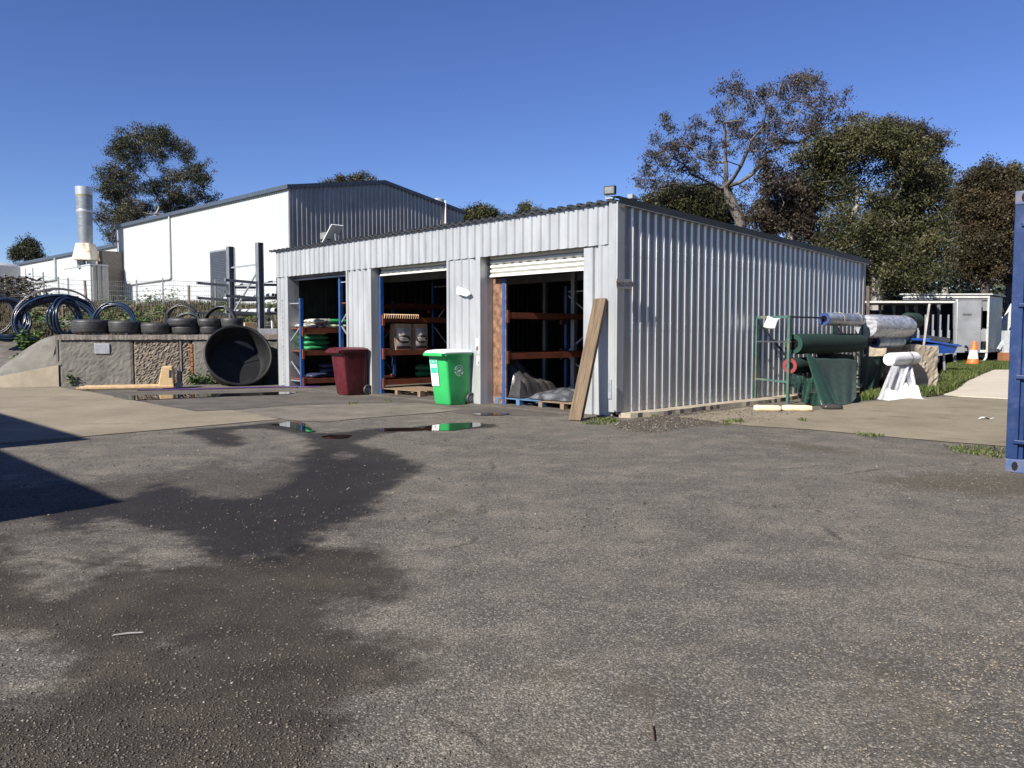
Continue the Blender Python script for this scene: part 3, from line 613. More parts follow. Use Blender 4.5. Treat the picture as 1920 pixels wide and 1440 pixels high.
sp2 = thing('solar_panel', 'white framed solar panel tilted up on the shed roof next to the small floodlight', 'solar panel', L(.15, yl - .05, 3.49), SA)
mt = Matrix.Rotation(R(0), 4, 'Z') @ Matrix.Rotation(R(-42), 4, 'X')
MB().box((-.16, -.36, 0), (.16, .20, .02), mt @ Matrix.Translation((0, .05, .22))).build('frame', 'white', sp2)
MB().box((-.14, -.34, .021), (.14, .18, .026), mt @ Matrix.Translation((0, .05, .22))).build('cell', 'glass_dark', sp2)
MB().bar((0, 0, 0), (0, .02, .2), .03).build('stand', 'galv', sp2)

# ---- arrow signs ----
def arrow_sign(nm, lab, org, xax, m, txt, tm, ln=.52, ht=.17, droop=0.0, th=.022):
    t = thing(nm, lab, 'sign', org, 0); x = Vector(xax).normalized(); up = Vector((0, 0, 1)); n = x.cross(up)
    x = (x * math.cos(droop) - up * math.sin(droop)).normalized(); y = n.cross(x)
    fm = frame_mtx((0, 0, 0), x, y)
    mb = MB(); p = [(0, -ht / 2), (ln - .10, -ht / 2), (ln, 0), (ln - .10, ht / 2), (0, ht / 2)]
    mb.prism(p, 0, th, fm); mb.build('board', m, t)
    text('lettering', txt, ht * .62, fm @ Matrix.Translation((ln * .44, 0, th + .002)) @ Matrix.Scale(.72, 4, (1, 0, 0)), tm, t, .0015); return t
yl, _ = onX(858, 546, -.05)
arrow_sign('arrow_sign', 'white arrow board with faded lettering on the pillar above the green bin', L(-.052, yl, 2.18), -U, 'white', 'STOCKFEED', 'letter_tan', .40, .13, R(13))
arrow_sign('arrow_sign', 'weathered grey arrow board at the shed corner above the leaning plank', L(-.14, -.075, 2.13), V, 'sign_grey', 'SHADE CLOTH', 'letter', .46, .15, R(-1), .028)
nt_ = thing('notice', 'small torn white notice stuck on the pillar beside the green bin', 'notice', L(-.02, 3.29, 1.05), SA)
mb = MB(); mb.box((-.006, -.03, .02), (-.0, .06, .20)); mb.box((-.006, -.03, -.08), (-.0, -.005, .02)); mb.build('sheet', 'paper', nt_)
mb = MB()
for k in range(2):
    for j in range(4): mb.box((-.008, .045 - j * .02, .14 - k * .05), (-.0061, .055 - j * .02, .165 - k * .05))
mb.build('print', 'letter', nt_); MB().box((-.008, -.02, -.02), (-.0061, .05, .06)).build('print', 'letter', nt_)
nt_ = thing('notice', 'smaller torn white notice stuck low on the pillar right of the green bin', 'notice', L(-.02, 3.29, .80), SA)
MB().box((-.006, -.035, -.05), (0, .03, .12)).build('sheet', 'paper', nt_); MB().box((-.008, -.03, -.04), (-.0061, 0, .03)).build('print', 'letter', nt_)

# ---- leaning plank ----
pb = G(1079, 789); pt_y, pt_z = onX(1121, 567, -.03); ptop = L(-.075, .27, 1.90)
pl = thing('timber_plank', 'long weathered timber plank leaning against the front corner of the shed', 'plank', pb)
dz = (ptop - pb); ln = dz.length; mt = frame_mtx((0, 0, 0), -U * 1.0 + V * .12, dz)
x = (-U + V * .10); x = (x - dz * x.dot(dz) / dz.dot(dz)).normalized(); y = dz.normalized(); z = x.cross(y)
rot = Matrix((x, -z, y)).transposed().to_4x4()
mb = MB(); mb.box((-.115, -.035, 0), (.115, .035, ln)); o = mb.build('board', 'plank', pl, bevel=.006); o.rotation_euler = rot.to_euler()

# ---- racking in the bays ----
def rack(nm, lab, x0, y0, ht, zs, dep=.85, ln=2.7, ydir=1, frames=2, grp='blue and orange pallet racks inside the shed', zback=None):
    # front upright at (x0, y0); depth goes +Y * ydir (frame), beams go along +X
    t = thing(nm, lab, 'pallet rack', L(x0, y0, .016), SA, grp)
    for k in range(frames):
        X = k * (ln + .09)
        f = thing('upright_frame', '', '', (0, 0, 0)); f.parent = t
        for kk in ('label', 'category'):
            if kk in f: del f[kk]
        for yy in (0, dep * ydir):
            mb = MB(); mb.box((X, yy - .035, 0), (X + .012, yy + .035, ht)); mb.box((X + .012, yy - .035, 0), (X + .085, yy - .022, ht)); mb.box((X + .012, yy + .022, 0), (X + .085, yy + .035, ht)); mb.box((X - .02, yy - .06, 0), (X + .1, yy + .06, .012))
            mb.build('post', 'rack_blue', f)
        mb = MB(); z = .25; s = 1
        while z + .7 < ht:
            a, b = (0, dep * ydir) if s > 0 else (dep * ydir, 0)
            mb.bar((X + .045, a, z), (X + .045, b, z + .62), .025); z += .66; s = -s
        mb.build('brace', 'galv', f); MB().bar((X + .045, 0, ht - .12), (X + .045, dep * ydir, ht - .12), .025).build('brace', 'galv', f); MB().bar((X + .045, 0, .15), (X + .045, dep * ydir, .15), .025).build('brace', 'galv', f)
    for z in zs:
        for yy in ((-.05) * ydir, (dep + .05) * ydir):
            mb = MB(); mb.box((.085, yy - .022, z - .115), (ln, yy + .022, z)); mb.box((.03, yy - .028, z - .2), (.085, yy + .028, z + .04)); mb.box((ln, yy - .028, z - .2), (ln + .06, yy + .028, z + .04)); mb.build('beam', 'rack_orange', t)
        MB().box((.05, .0, z - .02), (ln, dep * ydir, z + .004)).build('shelf', 'rack_orange', t)
    return t
ya = onX(569, 700, .1)[0]; yb = onX(637, 640, .2)[0]; yc = onX(713, 700, .2)[0]; yd = onX(944, 700, .3)[0]
A_z = [.20, .90, 1.46]
rack('pallet_rack', 'blue and orange pallet rack along the left wall of the left bay', .02, ya, 2.20, A_z, ydir=1)
rack('pallet_rack', 'tall blue pallet rack just right of the sacks in the left bay', .2, yb, 2.65, [.95, 2.05], ydir=-1, dep=.7)
C_z = [.30, .96, 1.70]
rack('pallet_rack', 'pallet rack holding two kraft sacks at the left of the middle bay', .2, yc, 2.75, C_z, ydir=1, dep=.68)
D_z = [.96, 1.73]
rack('pallet_rack', 'pallet rack with bare orange beams in the right bay', .3, yd, 2.36, D_z, ydir=1, dep=.88, ln=2.62)

def on_rack(y, px, py): return onY(px, py, y)
def sack(nm, lab, cat, x, y, z, sx, sy, sz, m, grp, seed, rz=0.0):
    mb = MB(); pillow(mb, 0, 0, sz / 2, sx, sy, sz, seed); o = mb.build(nm, m, None, smooth=True, angle=80)
    o.location = L(x, y, z); o.rotation_euler = (0, 0, SA + rz); tag(o, lab, cat, grp); return o
gA = 'sacks stacked on the left bay rack'
yA = ya + .33
spec = [  # px centre, shelf z, stack level, material, label
    (583, 0, 0, 'sack_green', 'bottom green sack of the stack on the middle shelf'), (583, 0, 1, 'sack_green', 'second green sack from the bottom on the middle shelf'),
    (581, 0, 2, 'sack_green', 'green sack third from the bottom on the middle shelf'), (579, 0, 3, 'kraft', 'brown topped sack crowning the green stack on the middle shelf')]
for i, (px, _, k, m, lab) in enumerate(spec):
    x, _z = onY(px, 660, yA); sack('feed_sack', lab, 'sack', x + .12, yA, .906 + k * .135, .72, .45, .145, m, gA, i + 1, R(4 * (-1) ** k))
for i, (px, k, m, lab) in enumerate(((582, 0, 'sack_white', 'white and dark sack at the left end of the top shelf'), (604, 0, 'sack_lime', 'lime and white sack in the middle of the top shelf'),
        (598, 1, 'sack_white', 'dark printed sack lying across the top shelf sacks'), (622, 0, 'sack_lime', 'lime green sack right of centre on the top shelf'), (625, 1, 'sack_green', 'bright green sack on top by the tall blue post'), (645, 0, 'sack_white', 'whitish sack at the right end of the top shelf'), (648, 1, 'sack_lime', 'pale green sack resting second high at the right end'))):
    x, _z = onY(px, 610, yA); sack('feed_sack', lab, 'sack', x, yA - .03, 1.466 + k * .12, .75, .5, .14, m, gA, i + 11, R(random.uniform(-12, 12)))
for i, (px, k, m, lab) in enumerate(((585, 0, 'sack_navy', 'navy bag at the left end of the bottom shelf'), (606, 0, 'sack_navy', 'navy bag in the middle of the bottom shelf'), (612, 1, 'sack_navy', 'navy bag second high on the bottom shelf'), (611, 2, 'sack_navy', 'topmost navy bag of the bottom shelf stack'))):
    x, _z = onY(px, 705, yA); sack('salt_bag', lab, 'bag', x + .15, yA - .05, .206 + k * .125, .66, .42, .135, m, 'navy bags on the bottom shelf of the left bay', i + 31, R(random.uniform(-6, 6)))
x, _ = onY(613, 662, yA); sack('orange_bag', 'small bright orange bag beside the green sacks', 'bag', x + .1, yA - .12, .906, .34, .2, .10, 'orange_bag', None, 44)
x, _ = onY(645, 640, yb + .0); sack('feed_sack', 'light blue and white sack behind the red bin lid', 'sack', x + .3, yb - .3, .956, .5, .4, .3, 'sack_blue', None, 45)
# kraft sacks
def kraft(px0, px1, lab):
    yy = yc - .0; x0, _ = onY(px0, 650, yy - .02); x1, _ = onY(px1, 650, yy - .02); w_ = x1 - x0; hh = .60
    t = thing('kraft_sack', lab, 'paper sack', L(x0, yy - .02, .966), SA, 'kraft paper sacks in the middle bay')
    mb = MB(); n = 6
    def P(u, v, side):
        bul = .035 * math.sin(math.pi * u) * math.sin(math.pi * min(1, v * 1.05)); return bul
    mb.grid(lambda u, v: (w_ * u, -P(u, v, 0), hh * v), 10, 12); mb.grid(lambda u, v: (w_ * u, .2 + P(u, v, 0), hh * v), 10, 12)
    mb.grid(lambda u, v: (-.02 * math.sin(math.pi * v), .2 * u, hh * v), 4, 12); mb.grid(lambda u, v: (w_ + .02 * math.sin(math.pi * v), .2 * u, hh * v), 4, 12)
    mb.grid(lambda u, v: (w_ * u, .2 * v, hh + .012 * math.sin(9 * u) * math.sin(math.pi * v)), 10, 4); mb.build('bag', 'kraft', t, smooth=True)
    f = lambda u, v: -P(u, v, 0)
    def patch(nm, u0, u1, v0, v1, m, off, shape=None):
        mb = MB()
        if shape is None: mb.grid(lambda u, v: (w_ * (u0 + (u1 - u0) * u), f(u0 + (u1 - u0) * u, v0 + (v1 - v0) * v) - off, hh * (v0 + (v1 - v0) * v)), 8, 10)
        else:
            n = 28; vs = [(w_ * (shape[0]), f(shape[0], shape[1]) - off, hh * shape[1])]
            for k in range(n):
                a = 2 * math.pi * k / n; u = shape[0] + shape[2] * math.cos(a); v = shape[1] + shape[3] * math.sin(a); vs.append((w_ * u, f(u, v) - off, hh * v))
            mb.add(vs, [(0, 1 + (k + 1) % n, 1 + k) for k in range(n)])
        mb.build(nm, m, t)
    patch('print_panel', .06, .96, .05, .85, 'kraft_print', .003); patch('print_flash', .08, .5, .45, .84, 'print_pale', .005)
    patch('print_oval', 0, 0, 0, 0, 'print_brown', .007, (.5, .42, .42, .155)); patch('print_base', .06, .96, .06, .16, 'print_brown', .005)
    fm = frame_mtx((w_ * .45, -.047, hh * .455), (1, 0, 0), (0, 0, 1)); text('lettering', 'WOOD', .055, fm, 'print_pale', t, .001)
    fm = frame_mtx((w_ * .5, -.047, hh * .375), (1, 0, 0), (0, 0, 1)); text('lettering', 'SHAVINGS', .052, fm, 'print_pale', t, .001)
    return t
kraft(742, 771, 'left one of the two kraft paper sacks printed wood shavings'); kraft(778, 801, 'right one of the two kraft paper sacks printed wood shavings')
# wire coil of orange mesh on the upper shelf, sacks low at the back
x0, _ = onY(716, 590, yc); x1, _ = onY(783, 590, yc)
t = thing('mesh_stack', 'stack of thin orange wire mesh panels on the upper shelf of the middle bay', 'mesh panels', L(x0, yc, 1.71), SA)
mb = MB(); k = 0; xx = 0
while xx < x1 - x0: mb.bar((xx, -.09, -.03), (xx + .03, -.08, .06), .014); mb.bar((xx + .03, -.08, .06), (xx + .05, .5, .09), .014); xx += .062
mb.build('wires', 'kraft', t); mb = MB(); mb.box((0, -.03, .0), (x1 - x0, .55, .025)); mb.build('panel', 'rack_orange', t)
for i in range(4):
    x, _ = onY(775 + 14 * (i % 2), 700, yc + .6); sack('feed_sack', ('green sack in the dark at the back of the middle bay, lower left', 'green sack in the dark at the back of the middle bay, lower right', 'green sack in the dark at the back of the middle bay, upper left', 'green sack in the dark at the back of the middle bay, upper right')[i], 'sack', x + .3, yc + .45, .306 + .15 * (i // 2), .5, .45, .16, 'sack_green', 'green sacks low in the middle bay', 60 + i)
def pallet(lab, x, y, sx, sy, m, rz=0.0):
    t = thing('pallet', lab, 'pallet', L(x, y, .016), SA + rz, 'pallets on the shed floor')
    for j in range(3):
        mb = MB(); yy = -sy / 2 + j * (sy - .09) / 2; mb.box((-sx / 2, yy, .0), (sx / 2, yy + .09, .018)); 
        for k in range(3): xx = -sx / 2 + k * (sx - .12) / 2; mb.box((xx, yy, .018), (xx + .12, yy + .09, .10))
        mb.build('runner', m, t)
    for j in range(6): xx = -sx / 2 + j * (sx - .12) / 5; MB().box((xx, -sy / 2, .101), (xx + .12, sy / 2, .12)).build('slat', m, t)
    return t
y1, _ = onX(755, 730, .5); pallet('plain wooden pallet on the floor of the middle bay', .75, y1 - .1, 1.0, 1.7, 'pallet')
y1, _ = onX(985, 745, .5); pallet('blue painted pallet at the threshold of the right bay', .85, y1, 1.1, 1.25, 'pallet_blue')
y1, _ = onX(1060, 745, .5); pallet('bare wooden pallet at the right of the right bay behind the plank', .80, y1 - .1, 1.0, 1.15, 'pallet')
def crumple(nm, lab, x, y, z, sx, sy, h, m, seed, peak=(0.2, .5)):
    r = random.Random(seed); ph = [(r.uniform(2, 9), r.uniform(2, 9), r.uniform(0, 6), r.uniform(.15, 1)) for _ in range(9)]
    def f(u, v):
        e = min(u, v, 1 - u, 1 - v); base = smoothstep(0, .15, e); q = sum(a * math.sin(fx * u * 3 + fy * v * 2 + p) for fx, fy, p, a in ph) / 6
        pk = math.exp(-((u - peak[0]) ** 2 + (v - peak[1]) ** 2) * 7); return ((u - .5) * sx, (v - .5) * sy, base * (h * (.25 + .3 * abs(q) + .8 * pk)) + .01)
    mb = MB(); mb.grid(f, 34, 34); mb.box((-sx * .4, -sy * .4, 0), (sx * .4, sy * .4, .04)); o = mb.build(nm, m); o.location = L(x, y, z); o.rotation_euler = (0, 0, SA); tag(o, lab, 'tarpaulin'); return o
y1, _ = onX(975, 740, .8); crumple('tarpaulin', 'black plastic tarpaulin heaped on the blue pallet in the right bay', .95, y1 + .1, .14, 1.2, 1.1, .85, 'tarp_black', 4, (.3, .75))
y1, _ = onX(1050, 740, .8); crumple('plastic_film', 'crumpled clear plastic film on the pallet behind the plank', .9, y1, .14, 1.0, 1.0, .17, 'tarp_clear', 5, (.5, .5))
y0, _ = onX(915.5, 700, .18); y1, _ = onX(938, 700, .18)
t = thing('plywood_strip', 'tall reddish brown plywood strip standing at the left of the right bay', 'plywood', L(.31, (y0 + y1) / 2, .016), SA)
MB().box((-.0, -(y0 - y1) / 2 - .02, 0), (.02, (y0 - y1) / 2, 2.36)).build('board', 'plywood', t)
for k in range(3):
    sack('feed_sack', ('dark sack at the back of the right bay on the left', 'dark sack at the back of the right bay in the middle', 'dark sack at the back of the right bay on the right')[k], 'sack', 5.5, 1.2 + k * .8, .02, .6, .7, .5, 'sack_white', 'sacks at the back of the right bay', 70 + k)
x, _ = onY(985, 612, 3.9)

# ================= WHEELIE BINS =================
def rrect(hx, hy, r, n=5):
    out = []
    for cx, cy, a0 in ((hx - r, hy - r, 0), (-hx + r, hy - r, 90), (-hx + r, -hy + r, 180), (hx - r, -hy + r, 270)):
        for k in range(n + 1): a = R(a0 + 90 * k / n); out.append((cx + r * math.cos(a), cy + r * math.sin(a)))
    return out
def loft(mb, rings, cap=True):
    n = len(rings[0]); k0 = len(mb.v); vs = [p for r in rings for p in r]; fs = []
    for i in range(len(rings) - 1):
        for k in range(n): fs.append((i * n + k, i * n + (k + 1) % n, (i + 1) * n + (k + 1) % n, (i + 1) * n + k))
    if cap: fs.append(tuple(range(n))[::-1]); fs.append(tuple((len(rings) - 1) * n + k for k in range(n)))
    mb.add(vs, fs)
def wheelie(lab, loc, rz, body, lid, rim=None):
    # front of the bin faces -X, wheels at +X
    t = thing('wheelie_bin', lab, 'wheelie bin', loc, rz, 'wheelie bins in front of the shed')
    mb = MB()
    def ring(z, hx, hy, cx, r=.05): return [(cx + x, y, z) for x, y in rrect(hx, hy, r)]
    rings = [ring(.012, .21, .215, .02, .05), ring(.05, .225, .228, .015), ring(.30, .25, .238, .0), ring(.60, .275, .25, -.01), ring(.86, .30, .262, -.02), ring(.935, .31, .268, -.02)]
    loft(mb, rings); mb.build('body', body, t, smooth=True)
    mb = MB(); loft(mb, [ring(.93, .33, .288, -.02, .045), ring(.955, .345, .295, -.02, .045), ring(.975, .345, .295, -.02, .045)]); mb.build('rim', rim or body, t, smooth=True)
    mb = MB(); mb.box((-.44, -.27, .925), (-.33, .27, .985)); mb.build('front_lip', rim or body, t, bevel=.012)
    mb = MB(); ls = []
    for z, sx, sy, cx in ((.977, .37, .295, -.035), (1.0, .372, .296, -.035), (1.025, .345, .27, -.03), (1.045, .25, .20, 0.0), (1.05, .12, .1, 0.0)):
        ls.append([(cx + x, y, z) for x, y in rrect(sx, sy, .06)])
    loft(mb, ls); mb.box((-.43, -.10, .99), (-.36, .10, 1.01)); mb.build('lid', lid, t, smooth=True)
    mb = MB(); mb.tube([(.33, -.20, .95), (.39, -.20, .985), (.39, .20, .985), (.33, .20, .95)], .016, 8); mb.build('handle', body, t, smooth=True)
    for s in (-1, 1):
        wm = Matrix.Translation((.30, s * .255, .112)) @ Matrix.Rotation(R(90), 4, 'X')
        wt = MB(); wt.lathe([(.066, -.026), (.102, -.03), (.112, -.018), (.112, .018), (.102, .03), (.066, .026)], 28, wm, closed=True); wo = wt.build('wheel', 'rubber', t, smooth=True)
        MB().lathe([(0, -.012), (.06, -.012), (.062, 0), (.06, .012), (0, .012)], 20, wm).build('hub', 'dark_steel', wo, smooth=True)
    MB().tube([(.30, -.24, .112), (.30, .24, .112)], .011, 8).build('axle', 'galv', t)
    mb = MB()
    for s in (-1, 1): mb.box((.24, s * .20 - .02, .06), (.30, s * .20 + .02, .90))
    mb.build('rear_rib', body, t, bevel=.008)
    return t
gb = toL(G(841, 761)); wg_ = L(gb[0] + .21, gb[1] + .22)
gbin = wheelie('bright green wheelie bin with a white lid and stickers beside the middle pillar', L(gb[0] + .24, gb[1] + .24), SA + R(1), 'green_bin', 'bin_lid')
rb = toL(G(650, 742.5)); rbin = wheelie('dark red wheelie bin standing in front of the left pillar', L(rb[0] + .24, rb[1] + .24), SA + R(-2), 'red_bin', 'red_bin')
# stickers on the green bin: front face leans from x=-.21 at z=.05 to x=-.32 at z=.93
def fx(z): return -.213 - (z - .05) * (.320 - .213) / .86
sk = MB(); z0, z1 = .36, .86
def strip(nm, za, zb, ya_, yb_, m, off): 
    MB().add([(fx(za) - off, yb_, za), (fx(za) - off, ya_, za), (fx(zb) - off, ya_, zb), (fx(zb) - off, yb_, zb)], [(0, 1, 2, 3)]).build(nm, m, gbin)
strip('sticker', .36, .855, -.01, .20, 'white', .022); strip('sticker_top', .60, .852, .0, .19, 'bin_teal', .0235); strip('sticker_band', .71, .765, .01, .18, 'white', .025)
fm = frame_mtx((fx(.815) - .026, .095, .815), (0, -1, 0), (-.12, 0, 1)); mb = MB(); mb.lathe([(.016, 0), (.024, 0)], 20, fm, closed=False); mb.build('sticker_icon', 'white', gbin)
mb = MB()
for (zz, yy) in ((.52, .15), (.52, .05), (.43, .10)): mb.box((fx(zz) - .026, yy - .012, zz - .02), (fx(zz) - .0235, yy + .012, zz + .02))
mb.build('sticker_print', 'pvc', gbin)
def sy(z): return -.228 - (z - .05) * (.262 - .228) / .81 - .006
tp = 'CONTAINERS FOR CHANGE '
cz, cxx, rad = .655, .0, .095; base = frame_mtx((cxx, sy(cz), cz), (1, 0, 0), (0, -.04, 1))
for i, ch in enumerate(tp):
    if ch == ' ': continue
    a = R(168 - i * 360 / len(tp)); m_ = base @ Matrix.Translation((rad * math.cos(a), rad * math.sin(a), .004)) @ Matrix.Rotation(a - math.pi / 2, 4, 'Z'); text('ring_letter', ch, .042, m_, 'bin_lid', gbin, .001)
mb = MB(); mb.lathe([(.052, .002), (.060, .002)], 28, base); mb.lathe([(.052, .004), (.060, .004)], 28, base); 
mb.f = [f for f in mb.f if len(f) == 4]; mb.m = [0] * len(mb.f)
mb.build('ring', 'bin_lid', gbin)
mb = MB()
for k, (hx, hh_) in enumerate(((-.028, .03), (-.008, .045), (.012, .035), (.028, .05))): mb.box((hx - .007, -.03, .002), (hx + .007, -.03 + hh_, .005), base)
mb.build('emblem', 'bin_lid', gbin)

# ================= YARD THINGS ALONG THE WALL =================
def TW(a, b, z): return WA + WD * a + WN * b + Vector((0, 0, z))
def tyre(lab, px, py_bot, dia, h, z, b=.42, grp='tyres lined up on the retaining wall', tilt=0):
    a = wall_px(px); p = TW(a, b, z); k = (Vector((p.x, p.y, 0)).length) / (WA + WD * a).length
    p = Vector((ray(px, 620).x / ray(px, 620).y * p.y, p.y, z))
    t = thing('tyre', lab, 'tyre', p, 0, grp); Rr = dia / 2; ri = Rr * .60
    h *= 1.2; prof = [(ri, .02), (ri + .02, .0), (Rr * .88, .0), (Rr * .97, .03), (Rr, .07), (Rr, h - .07), (Rr * .97, h - .03), (Rr * .88, h), (ri + .02, h), (ri, h - .02), (ri + .03, h * .8), (Rr * .93, h * .7), (Rr * .93, h * .3), (ri + .03, h * .2)]
    mb = MB(); mb.lathe(prof, 36, closed=True); o = mb.build('casing', 'rubber', t, smooth=True)
    mb = MB(); n = 4
    for k in range(n): zz = .08 + (h - .16) * k / (n - 1); mb.lathe([(Rr - .002, zz - .009), (Rr + .004, zz - .006), (Rr + .004, zz + .006), (Rr - .002, zz + .009)], 36)
    mb.f = [f for f in mb.f if len(f) == 4]; mb.m = [0] * len(mb.f); mb.build('tread', 'rubber', t, smooth=True)
    if tilt: t.rotation_euler = (R(tilt), R(tilt * .6), 0)
tyre('leftmost truck tyre on the wall, pale worn side', 171, 623, .92, .30, 1.345)
tyre('truck tyre second from the left on the wall', 234, 624, .82, .28, 1.345)
tyre('low truck tyre third from the left on the wall', 293, 626, .78, .24, 1.335)
tyre('lower tyre of the first two high stack', 348, 626, .72, .20, 1.33)
tyre('upper tyre of the first two high stack', 345, 610, .80, .19, 1.53)
tyre('lower tyre of the second two high stack', 394, 626, .60, .20, 1.33)
tyre('upper tyre of the second two high stack', 392, 610, .66, .18, 1.53)
tyre('rightmost tyre behind the black trough', 435, 613, .60, .22, 1.50)
tyre('hidden tyre under the rightmost tyre', 434, 626, .56, .17, 1.33)
# black trough
nrm = Vector((.40, -.80, .42)).normalized(); cen = at(447, 666, 20.95)
t = thing('stock_trough', 'big round black plastic stock trough tipped on edge against the wall', 'trough', cen)
q = Vector((0, 0, 1)).rotation_difference(nrm).to_matrix().to_4x4(); Rr = .82; dp = .62
prof = [(0, -dp), (Rr * .80, -dp), (Rr * .86, -dp + .04), (Rr * .96, -.06), (Rr * .97, -.03), (Rr, -.02), (Rr + .03, 0), (Rr + .03, .03), (Rr, .045), (Rr - .03, .03), (Rr - .04, -.02), (Rr * .93, -.08), (Rr * .82, -dp + .06), (Rr * .78, -dp + .03), (0, -dp + .03)]
mb = MB(); mb.lathe(prof, 56, q); o = mb.build('shell', 'poly_black', t, smooth=True)
mb = MB()
for k in range(3):
    a = R(40 + 120 * k); mb.bar(q @ Vector((.1 * math.cos(a), .1 * math.sin(a), -dp + .035)), q @ Vector((Rr * .72 * math.cos(a), Rr * .72 * math.sin(a), -dp + .035)), .06, .02, up=nrm)
mb.build('rib', 'poly_black', t)
low = min((Vector(o2) for o2 in [q @ Vector((Rr * math.cos(a / 10) * 1.03, Rr * math.sin(a / 10) * 1.03, 0)) for a in range(63)]), key=lambda p: p.z)
t.location.z = max(cen.z, -low.z + .0) if cen.z + low.z < -.05 else cen.z
# yellow pallet jack
pj = thing('pallet_jack', 'worn yellow pallet jack with no handle parked along the retaining wall', 'pallet jack', G(326, 729.5), RW + R(3))
flen = (G(326, 729.5) - G(196, 726)).length
for s in (0, .38):
    mb = MB(); mb.box((-flen + .12, s, .03), (0, s + .16, .10)); mb.box((-flen, s + .02, .04), (-flen + .12, s + .14, .075)); mb.build('fork', 'yellow', pj, bevel=.015)
mb = MB(); p = [(-.36, .06), (.0, .06), (-.03, .55), (-.26, .55)]
fm = Matrix(((1, 0, 0, 0), (0, 0, 1, 0), (0, 1, 0, 0), (0, 0, 0, 1))); mb.prism(p, .01, .53, fm); mb.build('head', 'yellow', pj, bevel=.02)
mb = MB(); mb.tube([(.10, .27, .10), (.10, .27, .48)], .045, 10); mb.tube([(.10, .27, .48), (.04, .27, .50)], .03); mb.tube([(.1, .16, .09), (.1, .38, .09)], .085, 14); mb.build('pump', 'dark_steel', pj, smooth=True)
MB().box((-.10, .004, .28), (-.05, .009, .46)).build('wear_mark', 'pipe_blue', pj)
mb = MB()
for s in (.08, .46): mb.tube([(-flen + .25, s - .04, .035), (-flen + .25, s + .04, .035)], .035, 12)
mb.build('roller', 'dark_steel', pj)
# purple hose
pts = [G(257, 733.5), G(300, 732.5), G(360, 732), G(430, 730), G(500, 728), G(540, 727.2), G(575, 727.5), G(600, 727)]
mb = MB(); mb.tube([p + Vector((0, 0, .028)) for p in pts], .018, 8); tag(mb.build('hose', 'purple', smooth=True), 'purple hose lying along the ground below the retaining wall', 'hose')

# coils of poly pipe
def coil(lab, cen, nrm, Rr, n, tr, spread, m, ell=1.0, seed=0, cat='pipe coil', extra=None, grp='coils of poly pipe on the bank'):
    r = random.Random(seed); nrm = Vector(nrm).normalized(); q = Vector((0, 0, 1)).rotation_difference(nrm).to_matrix()
    up = q.inverted() @ Vector((0, 0, 1)); a0 = math.atan2(up.y, up.x)
    mb = MB()
    for i in range(n):
        rr = Rr - r.uniform(0, spread); off = r.uniform(-spread, spread) * .9; ph = r.uniform(0, 6.28); wob = spread * .35
        pts = []
        for k in range(44):
            a = 2 * math.pi * k / 44; rad = rr + wob * math.sin(a * 2 + ph); p = Vector((rad * math.cos(a), rad * math.sin(a), off + wob * math.sin(a + ph)))
            # squash along 'up'
            c, s = math.cos(a0), math.sin(a0); u_ = p.x * c + p.y * s; v_ = -p.x * s + p.y * c; u_ *= ell; p = Vector((u_ * c - v_ * s, u_ * s + v_ * c, p.z)); pts.append(q @ p)
        mb.tube(pts, tr, 6, closed=True)
    if extra: extra(mb, q)
    o = mb.build('pipe_coil', m, smooth=True, angle=80); o.location = cen; tag(o, lab, cat, grp); return o
coil('big slumped coil of dark blue pipe left of the tyres', at(108, 604, 24), (.45, -1, .25), 1.10, 16, .028, .16, 'pipe_blue', .72, 1)
coil('wide single loop of loose grey pipe arching over the big coil', at(103, 598, 23.7), (.15, -1, .30), 1.16, 2, .020, .03, 'pipe_black', .80, 2)
coil('narrow standing coil of blue pipe seen edge on beside the first tyre', at(123, 596, 22.9), (1.0, -.30, .05), .52, 14, .026, .12, 'pipe_blue', 1.05, 3)
coil('dark coil of pipe at the left edge of the photo', at(8, 597, 24), (.5, -.8, .3), .68, 14, .026, .14, 'pipe_blue', 1.0, 4)
coil('second dark pipe coil at the far left edge', at(-30, 590, 25), (.2, -.9, .1), .9, 10, .026, .14, 'pipe_black', .8, 14)
coil('round blue coil standing behind the second tyre', at(213, 606, 22.4), (.1, -1, .12), .57, 12, .024, .08, 'pipe_blue', 1.0, 5)
coil('thin black coil behind the first tyre stack', at(342, 602, 22.6), (.0, -1, .1), .50, 6, .016, .10, 'pipe_black', 1.0, 6)
coil('small green hose coil behind the first tyre stack', at(351, 608, 22.2), (.0, -1, .15), .36, 10, .015, .06, 'pipe_green', .9, 7)
coil('black coil behind the second tyre stack', at(413, 606, 22.7), (-.1, -1, .1), .46, 8, .020, .06, 'pipe_black', 1.05, 8)

